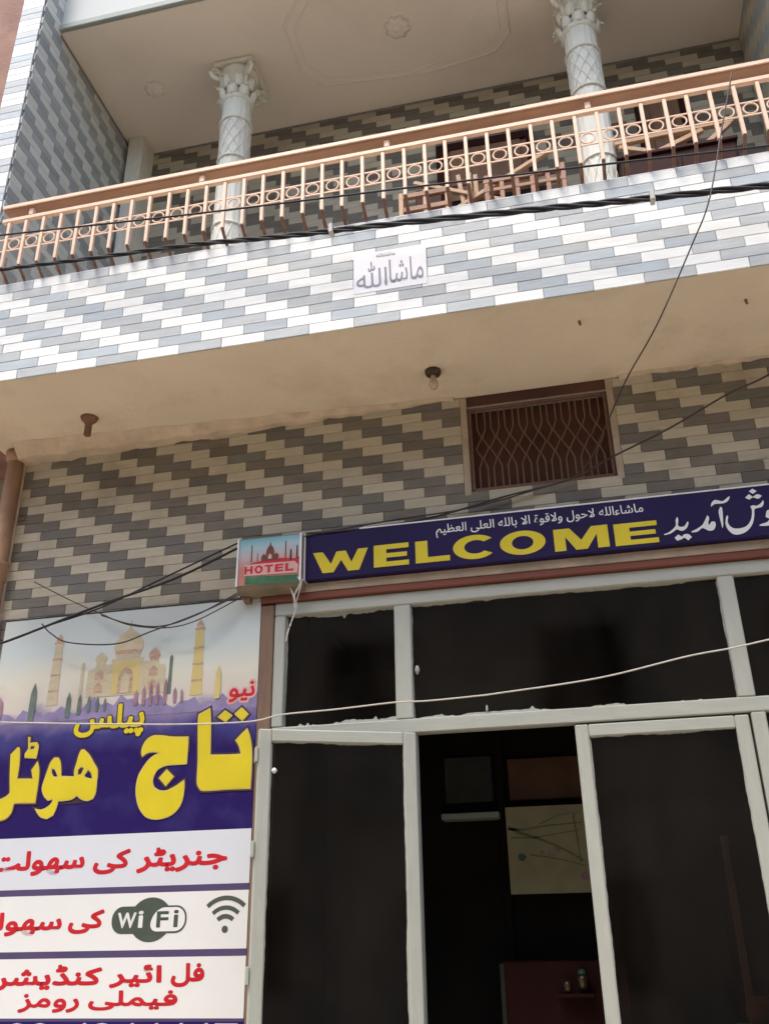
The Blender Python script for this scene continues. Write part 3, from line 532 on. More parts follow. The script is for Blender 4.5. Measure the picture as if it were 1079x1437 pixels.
# ---- columns
def column(x, label):
    t = thing('ornate_column', label, 'column', 'carved columns on the balcony')
    y = 4.12; z0 = 4.25
    MB().lathe((x, y, z0), [(0.15, 0), (0.15, 0.07), (0.125, 0.09), (0.14, 0.12), (0.115, 0.17), (0.108, 0.2)], 28).build('base', 'column', t, True)
    prof = [(0.104 - 0.006 * i / 12, 0.2 + i * 2.28 / 12) for i in range(13)]
    sh = MB().lathe((x, y, z0), prof, 96, 16, 0.03).build('shaft', 'column', t, True)
    band = MB()
    for z, r in ((5.62, 0.107), (6.18, 0.106), (6.52, 0.106), (6.72, 0.108)): band.torus((0, 0, 0), r, 0.008, 40, 6)
    band = MB()
    for z in (5.05, 5.62, 6.18, 6.52):
        vs = [(x + (0.103) * math.cos(i * math.pi / 20), y + 0.103 * math.sin(i * math.pi / 20), z) for i in range(41)]
        band.tube(vs, 0.008, 6, False)
    # carved trellis and leaf relief on the shaft
    for r0, r1 in ((5.05, 5.62), (6.18, 6.52)):
        for k in range(10):
            for s in (-1, 1):
                vs = [(x + 0.102 * math.cos(2 * math.pi * k / 10 + s * q * 0.16), y + 0.102 * math.sin(2 * math.pi * k / 10 + s * q * 0.16), r0 + (r1 - r0) * q / 10) for q in range(11)]
                band.tube(vs, 0.0024, 5, False)
    band.build('relief_band', 'column', t, True)
    cp = MB().lathe((x, y, 6.70), [(0.098, 0), (0.118, 0.02), (0.10, 0.04), (0.103, 0.12), (0.115, 0.2), (0.135, 0.25), (0.14, 0.27)], 28).build('capital', 'column', t, True)
    MB().box(x - 0.142, x + 0.142, y - 0.142, y + 0.142, 6.985, CZ - 0.001, 0.008).build('abacus', 'column', t)
    for k in range(4):          # corner volutes
        a = math.pi / 4 + k * math.pi / 2; mb = MB(); ux, uy = math.cos(a), math.sin(a)
        pts = []; rr = []
        for i in range(22):
            th = i / 21 * 3.4 * math.pi; q = 0.046 * (1 - i / 26)
            cr = 0.165; cz = 6.915
            pts.append((x + ux * (cr + q * math.sin(th) - 0.0), y + uy * (cr + q * math.sin(th)), cz + q * math.cos(th))); rr.append(0.016 * (1 - i / 40))
        st = [(x + ux * 0.11, y + uy * 0.11, 6.80), (x + ux * 0.125, y + uy * 0.125, 6.89), (x + ux * 0.145, y + uy * 0.145, 6.95)]
        mb.tube(st + pts, [0.016] * 3 + rr, 8); mb.build('volute', 'column', t, True)
    for row, (zb, n, hh, rb) in enumerate(((6.72, 8, 0.10, 0.108), (6.79, 8, 0.12, 0.112))):     # acanthus leaves
        for k in range(n):
            a = 2 * math.pi * (k + 0.5 * row) / n; ux, uy = math.cos(a), math.sin(a); tx, ty = -uy, ux; mb = MB(); rows = []
            for i in range(6):
                s = i / 5; wv = 0.034 * math.sin(math.pi * (0.18 + 0.75 * s)); out = rb + 0.05 * s ** 3 ; zz = zb + hh * s - (0.03 if i == 5 else 0)
                rows.append([(x + ux * (out - 0.012) - tx * wv, y + uy * (out - 0.012) - ty * wv, zz), (x + ux * (out + 0.006), y + uy * (out + 0.006), zz), (x + ux * (out - 0.012) + tx * wv, y + uy * (out - 0.012) + ty * wv, zz)])
            vs = [p for r in rows for p in r]; fs = []
            for i in range(5):
                for j in range(2): fs.append((i * 3 + j, i * 3 + j + 1, i * 3 + j + 4, i * 3 + j + 3))
            mb.add(vs, fs); o = mb.build('acanthus_leaf', 'column', t, True)
            md = o.modifiers.new('thick', 'SOLIDIFY'); md.thickness = 0.012
    return t
column(-1.867, 'carved pale column with scrolled capital, left of the two on the balcony')
column(0.408, 'carved pale column with scrolled capital, right of the two on the balcony')

# ---- railing
ry = 3.22
rl = thing('balcony_railing', 'peach painted steel balcony railing with rings between its upright bars', 'railing')
R0, R1 = -2.75, XR + 1.1
MB().box(R0, R1, ry - 0.022, ry + 0.045, 5.145, 5.172, 0.006).build('handrail', 'handrail', rl)
MB().box(R0, R1, ry - 0.030, ry - 0.0225, 5.150, 5.176, 0.003).build('handrail_lip', 'rail', rl)
MB().box(R0, R1, ry - 0.012, ry + 0.012, 5.074, 5.098, 0.002).build('flat_bar', 'rail', rl)
for z in (4.962, 4.884): MB().box(R0, R1, ry - 0.003, ry + 0.003, z - 0.003, z + 0.003).build('ring_bar', 'rail', rl)
proto = None; protor = None
bx = [-0.679 + 0.1016 * i for i in range(-20, 32)]
for i, x in enumerate(bx):
    if proto is None:
        mb = MB(); mb.bar((0, 0, 5.073), (0, 0, 4.775), 0.017, 0.017); proto = mb.build('baluster', 'rail', rl)
        mb = MB(); mb.tube([(0, 0.0, 4.78), (0, 0.006, 4.768), (0, 0.075, 4.722)], 0.0085, 6); pf = mb.build('baluster_foot', 'rust_and_shade', proto)  # foot is a peach bar, its underside shade put in as brown
        protor = MB().torus((0, 0, 0), 0.031, 0.0042, 18, 6).build('ring', 'rail', rl)
        o, q, r = proto, pf, protor
    else:
        o = proto.copy(); C.objects.link(o); q = pf.copy(); C.objects.link(q); q.parent = o; r = protor.copy(); C.objects.link(r)
    jx = random.uniform(-0.003, 0.003)
    o.location = (x + jx, ry, 0); r.location = (x + 0.0508, ry, 4.923)
    o.rotation_euler = (0, 0, 0)
for x in [-2.586 + 0.964 * i for i in range(-0, 6)]:
    MB().box(x - 0.014, x + 0.014, ry - 0.012, ry + 0.012, 5.099, 5.144, 0.003).build('stub_post', 'rail', rl)

# ---- furniture piled on the balcony behind the railing
t = thing('wooden_bench', 'light wooden slatted bench frame left of the stacked tables behind the railing', 'bench')
for x in (-0.72, -0.58, -0.455): MB().box(x - 0.014, x + 0.014, 3.88, 3.915, 4.25, 5.45, 0.003).build('post', 'tan_wood', t)
for z in (5.30, 5.40): MB().box(-0.705, -0.44, 3.875, 3.90, z, z + 0.035, 0.003).build('rail', 'orange_wood', t)
MB().box(-0.705, -0.44, 3.92, 4.25, 4.66, 4.70, 0.004).build('seat', 'tan_wood', t)
t = thing('spindle_bed_frame', 'orange brown wooden bed head with short spindles behind the railing left of the right column', 'bed frame')
for z in (5.325, 5.39): MB().box(-0.25, 0.20, 3.86, 3.885, z, z + 0.026, 0.003).build('rail', 'orange_wood', t)
for i in range(6): MB().box(-0.245 + i * 0.084, -0.22 + i * 0.084, 3.862, 3.883, 4.27 if i in (0, 5) else 5.20, 5.45 if i in (0, 5) else 5.40, 0.002).build('spindle', 'orange_wood', t)
MB().box(-0.25, 0.20, 3.862, 3.883, 5.18, 5.21, 0.002).build('rail', 'orange_wood', t)
t = thing('folding_table', 'upturned folding table with crossed light wooden legs behind the railing', 'table')
MB().box(-0.66, 0.12, 4.02, 4.06, 4.25, 5.46, 0.005).build('tabletop', 'dark', t)
for (a, bb) in (((-0.66, 4.0, 5.62), (-0.16, 3.98, 5.36)), ((-0.42, 3.96, 5.33), (0.14, 3.97, 5.66)), ((-0.40, 4.0, 5.62), (-0.36, 4.0, 5.25)), ((-0.30, 4.0, 5.60), (-0.30, 4.0, 5.25)), ((-0.33, 3.93, 5.55), (-0.34, 3.93, 4.6))):
    MB().bar(a, bb, 0.026, 0.030, 0.003).build('leg', 'tan_wood', t)
MB().box(-0.655, -0.50, 3.99, 4.015, 5.34, 5.56, 0.004).build('drawer', 'maroon', t)
t = thing('maroon_cabinet', 'dark maroon cabinet behind the railing right of the right column', 'cabinet')
MB().box(0.50, 1.12, 3.98, 4.38, 4.25, 5.50, 0.008).build('body', 'maroon', t)
MB().box(0.49, 1.13, 3.965, 4.38, 5.501, 5.525, 0.004).build('top', 'maroon', t)
for x in (0.52, 0.825): MB().box(x, x + 0.28, 3.968, 3.979, 4.35, 5.44, 0.004).build('door', 'maroon', t)
t = thing('wooden_trestle', 'light wooden trestle with sloping legs on top of the maroon cabinet', 'trestle')
for (a, bb) in (((0.52, 4.05, 5.66), (0.80, 4.05, 5.54)), ((0.95, 4.05, 5.54), (1.13, 4.05, 5.70)), ((0.62, 4.05, 5.535), (0.98, 4.05, 5.68)), ((0.50, 4.06, 5.70), (1.15, 4.06, 5.72))):
    MB().bar(a, bb, 0.03, 0.03, 0.003).build('leg', 'tan_wood', t)

# ---- window grille
t = thing('grilled_window', 'small dark red window with brown geometric iron grille above the welcome sign', 'window')
for a, bb in ((WX0 - 0.034, WX0 - 0.001), (WX1 + 0.001, WX1 + 0.034)): MB().box(a, bb, WY - 0.008, WY + 0.158, WZ0 - 0.02, SZ - 0.004, 0.003).build('reveal', 'plaster_edge', t)
MB().box(WX0, WX1, WY + 0.06, WY + 0.09, WZ0, WZ1 + 0.04).build('shutter', 'shutter', t)
MB().box(WX0, WX1, WY - 0.003, WY + 0.058, WZ1 + 0.006, SZ - 0.001, 0.002).build('lintel', 'shutter', t)
MB().box(WX0, WX1, WY + 0.002, WY + 0.10, WZ0 - 0.001, WZ0 + 0.006).build('sill', 'wood', t)
gy = WY + 0.014; r = 0.0042
fr = MB()
for a, c in (((WX0 + 0.012, gy, WZ0 + 0.014), (WX1 - 0.012, gy, WZ0 + 0.014)), ((WX0 + 0.012, gy, WZ1 - 0.006), (WX1 - 0.012, gy, WZ1 - 0.006)), ((WX0 + 0.012, gy, WZ0 + 0.014), (WX0 + 0.012, gy, WZ1 - 0.006)), ((WX1 - 0.012, gy, WZ0 + 0.014), (WX1 - 0.012, gy, WZ1 - 0.006))):
    fr.bar(a, c, 0.014, 0.014)
gf = fr.build('grille_frame', 'grille', t)
NU = 9; ux = (WX1 - WX0 - 0.06) / NU
for i in range(NU + 1):
    x = WX0 + 0.03 + i * ux
    for s in (-1, 1):
        if (i == 0 and s < 0) or (i == NU and s > 0): continue
        h = s * ux / 2
        pts = [(x + h * 0.42, gy, WZ1 + 0.0), (x + h * 0.42, gy, WZ1 - 0.125), (x + h * 0.95, gy, WZ1 - 0.175), (x + h * 0.08, gy + 0.004 * s, WZ1 - 0.235), (x + h * 0.95, gy, WZ1 - 0.295), (x + h * 0.42, gy, WZ1 - 0.345), (x + h * 0.42, gy, WZ0 + 0.015)]
        MB().tube(pts, r, 6).build('grille_bar', 'grille', t)

# ---- drain pipe
t = thing('drain_pipe', 'brown rusty drain pipe running down the left edge of the tiled wall', 'pipe')
MB().tube([(-2.968, 3.95, 4.10), (-2.968, 3.95, 3.40), (-2.963, 3.95, 2.6), (-2.96, 3.95, 0.2)], 0.043, 20).build('pipe', 'pipe', t, True)
for z in (3.39, 1.7):
    MB().lathe((-2.967, 3.95, z), [(0.044, -0.06), (0.052, -0.055), (0.052, 0.03), (0.056, 0.032), (0.056, 0.05), (0.044, 0.055)], 20).build('collar', 'pipe', t, True)
MB().lathe((-2.968, 3.95, 4.06), [(0.044, -0.02), (0.055, 0), (0.06, 0.045)], 20).build('top_flange', 'pipe', t, True)
MB().box(-2.915, -2.88, 3.985, 4.0, 3.70, 3.72).build('bracket', 'rust_and_shade', t)
t = thing('thin_conduit', 'thin dark conduit in the shaded gap left of the drain pipe', 'conduit')
MB().tube([(-3.06, 4.2, 4.1), (-3.06, 4.2, 0.2)], 0.012, 8).build('tube', 'rust_and_shade', t)

# ---- ceiling fittings of the soffit
t = thing('ceiling_bulb_holder', 'bare dusty bulb in a dark round holder on the soffit centre', 'ceiling lamp')
MB().lathe((-0.558, 3.717, 4.080), [(0.026, 0), (0.036, 0.008), (0.040, 0.02), (0.040, 0.029)], 24).build('holder', 'bulb_dark', t, True)
MB().lathe((-0.558, 3.717, 3.985), [(0.004, 0.02), (0.017, 0.026), (0.024, 0.042), (0.023, 0.056), (0.015, 0.076), (0.013, 0.088), (0.013, 0.1)], 20).build('bulb', 'bulb', t, True)
t = thing('ceiling_hook_plate', 'rusty fan hook box hanging from the soffit at the left', 'ceiling hook')
MB().lathe((-2.39, 3.705, 4.075), [(0.022, 0), (0.040, 0.02), (0.046, 0.034)], 20).build('plate', 'rust_and_shade', t, True)
MB().bar((-2.39, 3.705, 4.08), (-2.39, 3.705, 4.0), 0.028, 0.028).build('stem', 'rust_and_shade', t)
for k, (x, y) in enumerate(((0.153, 3.485), (0.869, 3.507))):
    o = MB().tube([(x, y, 4.112), (x, y, 4.10), (x + 0.003, y, 4.088)], 0.006, 6).build('ceiling_nail', 'rust_and_shade', None, True)
    tag(o, ('small rusty nail in the soffit left of the hanging wire', 'small rusty nail in the soffit near the right edge')[k], 'nail', 'nails in the soffit')

# ================================================================== shopfront
sf = thing('shopfront_frame', 'grey white painted wooden shopfront frame with three dark fanlights under the welcome sign', 'shopfront')
FY0, FY1 = 3.965, 4.03
MB().box(-1.484, 2.6, FY0 - 0.022, FY1, 3.074, 3.108, 0.004).build('lintel_band', 'redband', sf)
MB().box(-1.484, 2.6, FY0 - 0.028, FY1 + 0.1, 3.109, 3.1515, 0.003).build('cement_strip', 'tan_band', sf)
MB().box(-1.484, -1.418, FY0 - 0.004, FY1 + 0.02, 0.2, 3.067, 0.003).build('jamb_post', 'wood', sf)
MB().box(-1.416, 2.6, FY0, FY1, 3.010, 3.073, 0.005).build('head_rail', 'frame_h', sf)
MB().box(-1.416, -1.362, FY0, FY1, 2.478, 3.009, 0.005).build('upright', 'frame', sf)
MB().box(-0.832, -0.754, FY0, FY1, 2.478, 3.009, 0.005).build('upright', 'frame', sf)
MB().box(0.612, 0.680, FY0, FY1, 2.478, 3.009, 0.005).build('upright', 'frame', sf)
MB().box(-1.416, 2.6, FY0, FY1, 2.414, 2.477, 0.005).build('transom_bar', 'frame_h', sf)
MB().box(-0.800, -0.745, FY0, FY1, 0.2, 2.413, 0.005).build('upright', 'frame', sf)
MB().box(0.648, 0.705, FY0, FY1, 0.2, 2.413, 0.005).build('upright', 'frame', sf)
for a, bb in ((-1.362, -0.832), (-0.754, 0.612), (0.680, 2.55)):
    MB().box(a, bb, 4.0, 4.004, 2.477, 3.010).build('pane', 'glass', sf)
MB().box(0.705, 2.55, 4.0, 4.004, 0.25, 2.414).build('pane', 'glass', sf)
# paint brushed over the edges of the glass
def ragged(x0, x1, z, dz, y, seed, name='paint_edge', parent=sf):
    rr = random.Random(seed); mb = MB(); n = max(6, int((x1 - x0) / 0.012)); hs = []; h = 0.3
    for i in range(n + 1):
        h = max(0.05, min(1, h + rr.uniform(-0.32, 0.32))); hs.append(h * (1.8 if rr.random() < 0.06 else 1))
    for i in range(n):
        a = x0 + (x1 - x0) * i / n; bb = x0 + (x1 - x0) * (i + 1) / n
        mb.add([(a, y, z), (bb, y, z), (bb, y, z + dz * hs[i + 1]), (a, y, z + dz * hs[i]), (a, y + 0.001, z), (bb, y + 0.001, z), (bb, y + 0.001, z + dz * hs[i + 1]), (a, y + 0.001, z + dz * hs[i])],
               [(0, 1, 2, 3), (7, 6, 5, 4), (0, 4, 5, 1), (3, 2, 6, 7)])
    return mb.build(name, 'frame', parent)
def ragged_v(x, dx, z0, z1, y, seed, parent=sf):
    rr = random.Random(seed); mb = MB(); n = int((z1 - z0) / 0.014); hs = []; h = 0.3
    for i in range(n + 1): h = max(0.05, min(1, h + rr.uniform(-0.3, 0.3))); hs.append(h)
    for i in range(n):
        a = z0 + (z1 - z0) * i / n; bb = z0 + (z1 - z0) * (i + 1) / n
        mb.add([(x, y, a), (x + dx * hs[i], y, a), (x + dx * hs[i + 1], y, bb), (x, y, bb), (x, y + 0.001, a), (x + dx * hs[i], y + 0.001, a), (x + dx * hs[i + 1], y + 0.001, bb), (x, y + 0.001, bb)], [(0, 1, 2, 3), (7, 6, 5, 4), (1, 5, 6, 2)])
    return mb.build('paint_edge', 'frame', parent)
ragged(-1.36, -0.834, 2.477, 0.022, 3.998, 1); ragged(-0.752, 0.61, 2.477, 0.016, 3.998, 2); ragged(0.682, 1.6, 2.477, 0.02, 3.998, 3)
ragged(-1.36, -0.834, 3.010, -0.018, 3.998, 4); ragged(-0.752, 0.61, 3.010, -0.010, 3.998, 5)
ragged_v(-1.362, 0.007, 2.48, 3.0, 3.998, 6); ragged_v(-0.833, -0.010, 2.48, 3.0, 3.998, 7); ragged_v(-0.754, 0.009, 2.48, 3.0, 3.998, 8); ragged_v(0.612, -0.008, 2.48, 3.0, 3.998, 9)
MB().lathe((-0.735, 3.99, 2.70), [(0.004, -0.02), (0.012, 0), (0.006, 0.02)], 8).build('paint_blob', 'frame', sf, True)
MB().lathe((-0.43, 3.99, 2.50), [(0.003, -0.01), (0.006, 0), (0.002, 0.02)], 8).build('paint_blob', 'frame', sf, True)

def door(name, label, W, z0, z1, sgn):
    """leaf with its hinge at x = 0, opening edge at x = W; faces -Y"""
    t = thing(name, label, 'door', 'glazed doors of the shopfront')
    a, bb = sorted((0, W)); st = 0.056; d0, d1 = -0.018, 0.018
    MB().box(a, a + st, d0, d1, z0, z1, 0.005).build('stile', 'frame', t); MB().box(bb - st, bb, d0, d1, z0, z1, 0.005).build('stile', 'frame', t)
    MB().box(a + st + 0.0005, bb - st - 0.0005, d0, d1, z1 - 0.052, z1, 0.005).build('top_rail', 'frame_h', t)
    MB().box(a + st + 0.0005, bb - st - 0.0005, d0, d1, z0, z0 + 0.12, 0.005).build('bottom_rail', 'frame_h', t)
    MB().box(a + st, bb - st, -0.002, 0.002, z0 + 0.12, z1 - 0.052).build('pane', 'glass', t)
    ragged(a + st, bb - st, z1 - 0.052, -0.008, -0.0035, 11, parent=t)
    ragged_v(a + st, 0.005, z0 + 0.12, z1 - 0.06, -0.0035, 12, t); ragged_v(bb - st, -0.006, z0 + 0.12, z1 - 0.06, -0.0035, 13, t)
    hx = W - math.copysign(0.03, W)
    h = MB().box(hx - 0.012, hx + 0.012, d0 - 0.006, d0 - 0.0005, 1.02, 1.20, 0.002).build('handle', 'gold', t)
    MB().tube([(hx, d0 - 0.006, 1.05), (hx, d0 - 0.045, 1.06), (hx, d0 - 0.045, 1.16), (hx, d0 - 0.006, 1.17)], 0.006, 8).build('grip', 'gold', h, True)
    return t
dl = door('glass_door', 'dark glazed door left of the doorway, pushed slightly outwards beside the banner', -0.675, 0.22, 2.405, -1)
dl.location = (-0.742, 3.930, 0); dl.rotation_euler = (0, 0, math.radians(24.0))
dr = door('glass_door', 'dark glazed door right of the open doorway, in line with the frame', 0.700, 0.22, 2.405, 1)
dr.location = (-0.062, 3.985, 0)
for z in (2.30, 1.93, 1.48, 0.6):
    MB().bar((-0.681, 0, z - 0.03), (-0.681, 0, z + 0.03), 0.012, 0.05).build('edge_bolt', 'frame', dl)
MB().lathe((-0.605, -0.012, 2.235), [(0.002, -0.012), (0.013, -0.003), (0.010, 0.006), (0.002, 0.012)], 7).build('plaster_blob', 'white', dl, True)

# ================================================================== room behind the glass
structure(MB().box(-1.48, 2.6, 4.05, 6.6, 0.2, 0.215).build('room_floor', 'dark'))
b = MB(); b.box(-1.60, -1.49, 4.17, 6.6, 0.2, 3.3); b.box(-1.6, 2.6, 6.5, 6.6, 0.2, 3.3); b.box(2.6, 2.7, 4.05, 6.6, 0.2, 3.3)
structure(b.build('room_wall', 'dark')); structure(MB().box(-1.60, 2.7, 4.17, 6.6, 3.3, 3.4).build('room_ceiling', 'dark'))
t = thing('inner_partition', 'dark partition with a greyish pane and a red brown panel inside the doorway', 'partition')
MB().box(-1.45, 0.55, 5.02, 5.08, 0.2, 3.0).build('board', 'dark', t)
MB().box(-0.79, -0.535, 4.995, 5.019, 2.24, 2.48, 0.004).build('pane', 'dim_pane', t)
MB().box(-0.45, -0.075, 4.99, 5.019, 2.24, 2.455, 0.004).build('panel', 'dim_brown', t)
MB().box(-0.515, -0.475, 4.98, 5.019, 0.9, 2.6, 0.004).build('post', 'dark', t)
t = thing('wall_shelf', 'narrow pale shelf edge on the dark partition inside the doorway', 'shelf')
MB().box(-0.80, -0.50, 4.90, 5.018, 2.150, 2.180, 0.003).build('board', 'trim', t)
t = thing('flower_poster', 'cream poster with dark branches and small blossoms inside the doorway', 'poster')
MB().box(-0.468, -0.055, 4.90, 4.905, 1.785, 2.197).build('sheet', 'paper', t)
def stroke(pts, w_, Y, mm, parent, name='branch_print'):
    L_ = []; R_ = []
    for i, p in enumerate(pts):
        a = Vector(pts[max(0, i - 1)]); c = Vector(pts[min(len(pts) - 1, i + 1)]); d = (c - a).normalized(); nn = Vector((-d.y, d.x)); q = w_ * (1 - 0.6 * i / len(pts)) / 2
        L_.append((p[0] + nn.x * q, p[1] + nn.y * q)); R_.append((p[0] - nn.x * q, p[1] - nn.y * q))
    return flat(name, [L_ + R_[::-1]], Y, mm, parent)
pz = 4.8985
stroke([(-0.46, 2.09), (-0.38, 2.085), (-0.28, 2.10), (-0.18, 2.105), (-0.09, 2.11)], 0.012, pz, 'olive', t)
stroke([(-0.46, 2.10), (-0.40, 2.07), (-0.31, 2.04), (-0.24, 2.01), (-0.16, 1.97), (-0.10, 1.93)], 0.018, pz, 'olive', t)
stroke([(-0.45, 2.05), (-0.34, 2.045), (-0.22, 2.06), (-0.10, 2.075)], 0.007, pz, 'olive', t)
stroke([(-0.30, 2.11), (-0.2, 2.15), (-0.10, 2.16)], 0.007, pz, 'olive', t)
stroke([(-0.36, 1.965), (-0.26, 1.95), (-0.17, 1.93), (-0.09, 1.905)], 0.008, pz, 'olive', t)
stroke([(-0.13, 2.15), (-0.12, 2.05), (-0.115, 1.92)], 0.010, pz, 'olive', t)
def disc(cx, cz, r, Y, mm, parent, name, sx=1.0, n=20, lob=0, amp=0):
    return flat(name, [[(cx + sx * r * (1 + amp * math.cos(lob * 2 * math.pi * i / n)) * math.cos(2 * math.pi * i / n), cz + r * (1 + amp * math.cos(lob * 2 * math.pi * i / n)) * math.sin(2 * math.pi * i / n)) for i in range(n)]], Y, mm, parent)
disc(-0.40, 1.955, 0.018, pz - 0.001, 'teal', t, 'smudge_print', 1.1, 20, 5, 0.06)
for x, z, r_ in ((-0.30, 1.975, 0.012), (-0.26, 1.965, 0.014), (-0.22, 1.985, 0.010), (-0.10, 1.86, 0.020), (-0.12, 2.155, 0.010)): disc(x, z, r_, pz - 0.001, 'tree_pink', t, 'smudge_print', 1, 20, 5, 0.06)
t = thing('low_cabinet', 'low maroon cabinet seen through the open doorway below the poster', 'cabinet')
MB().box(-0.53, 0.05, 4.80, 5.01, 0.2, 1.49, 0.006).build('body', 'maroon', t); MB().box(-0.535, -0.515, 4.79, 4.80, 0.3, 1.48).build('edge_strip', 'dim_pane', t)
t = thing('brass_cup', 'small brass cup with a greenish lid inside the doorway, higher of the two', 'cup', 'brass cups inside the doorway')
MB().lathe((-0.155, 4.74, 1.375), [(0.012, 0), (0.022, 0.01), (0.024, 0.045), (0.018, 0.06)], 16).build('bowl', 'gold', t, True); MB().lathe((-0.155, 4.74, 1.436), [(0.022, 0), (0.018, 0.015), (0.003, 0.022)], 16).build('lid', 'teal', t, True)
t = thing('brass_cup', 'small plain brass cup inside the doorway, lower of the two', 'cup', 'brass cups inside the doorway')
MB().lathe((-0.225, 4.74, 1.36), [(0.012, 0), (0.018, 0.01), (0.02, 0.04), (0.015, 0.05)], 16).build('bowl', 'gold', t, True)
t = thing('wall_bracket_shelf', 'small dark bracket shelf carrying the brass cups inside the doorway', 'shelf')
MB().box(-0.27, -0.11, 4.70, 4.798, 1.345, 1.359).build('board', 'maroon', t)
t = thing('maroon_wardrobe', 'maroon wardrobe with a brown edge behind the right glazed door', 'wardrobe')
MB().box(0.515, 1.2, 4.42, 4.9, 0.2, 1.975, 0.006).build('body', 'maroon', t); MB().box(0.50, 0.53, 4.405, 4.42, 0.2, 1.98, 0.003).build('edge_strip', 'panel_brown', t)
t = thing('clay_pot', 'round terracotta pot behind the lower right corner of the right glazed door', 'pot')
MB().lathe((0.53, 4.28, 1.27), [(0.03, 0), (0.05, 0.02), (0.058, 0.05), (0.045, 0.08), (0.035, 0.09), (0.04, 0.1)], 20).build('body', 'pot', t, True)
t = thing('cream_stand', 'cream box stand under the terracotta pot behind the right glazed door', 'stand')
MB().box(0.44, 0.66, 4.18, 4.38, 0.215, 1.269, 0.005).build('body', 'paper', t)

# ================================================================== welcome sign
def place(unit, x0, x1, z0, z1, tilt=0.0): return [(x0 + u * (x1 - x0), z0 + v * (z1 - z0) + tilt * u) for u, v in unit]
def ell(cx, cy, rx, ry, n=36, a0=0, a1=360): return [(cx + rx * math.cos(math.radians(a0 + (a1 - a0) * i / n)), cy + ry * math.sin(math.radians(a0 + (a1 - a0) * i / n))) for i in range(n + (0 if a1 - a0 == 360 else 1))]
LET = {'W': [[(0, 1), (.18, 1), (.33, .40), (.43, .97), (.60, .97), (.70, .40), (.82, 1), (1, 1), (.84, 0), (.64, 0), (.515, .55), (.38, 0), (.18, 0)]],
       'E': [[(0, 0), (1, 0), (1, .22), (.36, .22), (.36, .40), (.95, .40), (.95, .60), (.36, .60), (.36, .78), (1, .78), (1, 1), (0, 1)]],
       'L': [[(0, 0), (1, 0), (1, .24), (.36, .24), (.36, 1), (0, 1)]],
       'C': [ell(.52, .5, .52, .52, 34, 38, 322) + ell(.54, .5, .27, .29, 26, 318, 42)],
       'O': [ell(.5, .5, .5, .52), ell(.5, .5, .235, .29)[::-1]],
       'M': [[(0, 0), (.21, 0), (.21, .62), (.39, 0), (.60, 0), (.79, .64), (.79, 0), (1, 0), (1, 1), (.70, 1), (.5, .42), (.30, 1), (0, 1)]],
       'H': [[(0, 0), (.28, 0), (.28, .4), (.72, .4), (.72, 0), (1, 0), (1, 1), (.72, 1), (.72, .62), (.28, .62), (.28, 1), (0, 1)]],
       'T': [[(.35, 0), (.65, 0), (.65, .78), (1, .78), (1, 1), (0, 1), (0, .78), (.35, .78)]]}
t = thing('welcome_sign', 'long dark purple signboard with yellow English and white Urdu lettering over the shopfront', 'sign')
SY = 3.90
MB().box(-1.247, 2.6, SY, 3.99, 3.152, 3.390, 0.003).build('board', 'navy', t)
MB().box(-1.247, 2.6, SY - 0.002, SY + 0.012, 3.3905, 3.396).build('edging', 'marble', t)
MB().box(-1.2545, -1.2475, SY - 0.004, SY + 0.05, 3.150, 3.394).build('edging', 'marble', t)
for ch, x0, x1, z0, z1 in (('W', -1.209, -0.937, 3.180, 3.288), ('E', -0.909, -0.740, 3.182, 3.294), ('L', -0.708, -0.546, 3.182, 3.292), ('C', -0.530, -0.334, 3.178, 3.294),
                           ('O', -0.312, -0.104, 3.176, 3.290), ('M', -0.066, 0.176, 3.172, 3.280), ('E', 0.202, 0.390, 3.170, 3.276)):
    flat('letter', [place(l, x0, x1, z0, z1) for l in LET[ch]], SY - 0.0012, 'yellow', t)
text('prayer_line', shape('ماشاءالله لاحول ولاقوة الا بالله العلی العظیم'), -0.607, 0.342, 3.300, 3.368, SY - 0.0012, 'white', t, 0.012)
gk = [smooth(l, 4, 70) for l in G['khush']]
for l in gk: flat('letter', [l], SY - 0.0012, 'white', t)
text('letter', shape('خ'), 0.985, 1.11, 3.17, 3.31, SY - 0.0012, 'white', t, 0.01)

# ---- hotel light box
t = thing('hotel_light_box', 'small printed box sign reading HOTEL at the left end of the welcome sign', 'sign')
MB().prism_x([(3.78, 3.350), (3.78, 3.108), (3.80, 3.088), (3.85, 3.072), (3.905, 3.068), (3.905, 3.350)], -1.549, -1.223).build('casing', 'plastic', t)
BY = 3.779
flat('picture', [[(-1.540, 3.108), (-1.229, 3.108), (-1.229, 3.346), (-1.540, 3.346)]], BY, 'box_sky', t)
flat('ground_print', [[(-1.505, 3.111), (-1.235, 3.100), (-1.235, 3.138), (-1.505, 3.150)]], BY - 0.001, 'green', t)
flat('shore_print', [[(-1.515, 3.206), (-1.46, 3.222), (-1.41, 3.226), (-1.33, 3.232), (-1.25, 3.222), (-1.232, 3.23), (-1.232, 3.160), (-1.515, 3.160)]], BY - 0.001, 'red', t)
flat('palace_print', [[(-1.425, 3.225), (-1.425, 3.25), (-1.412, 3.262), (-1.402, 3.25), (-1.402, 3.268), (-1.395, 3.29), (-1.385, 3.303), (-1.381, 3.325), (-1.377, 3.303), (-1.366, 3.29), (-1.360, 3.268), (-1.360, 3.25), (-1.35, 3.262), (-1.338, 3.25), (-1.338, 3.225)]], BY - 0.002, 'redband', t)
flat('palace_print', [[(-1.390, 3.232), (-1.390, 3.25), (-1.381, 3.26), (-1.372, 3.25), (-1.372, 3.232)]], BY - 0.003, 'pink', t)
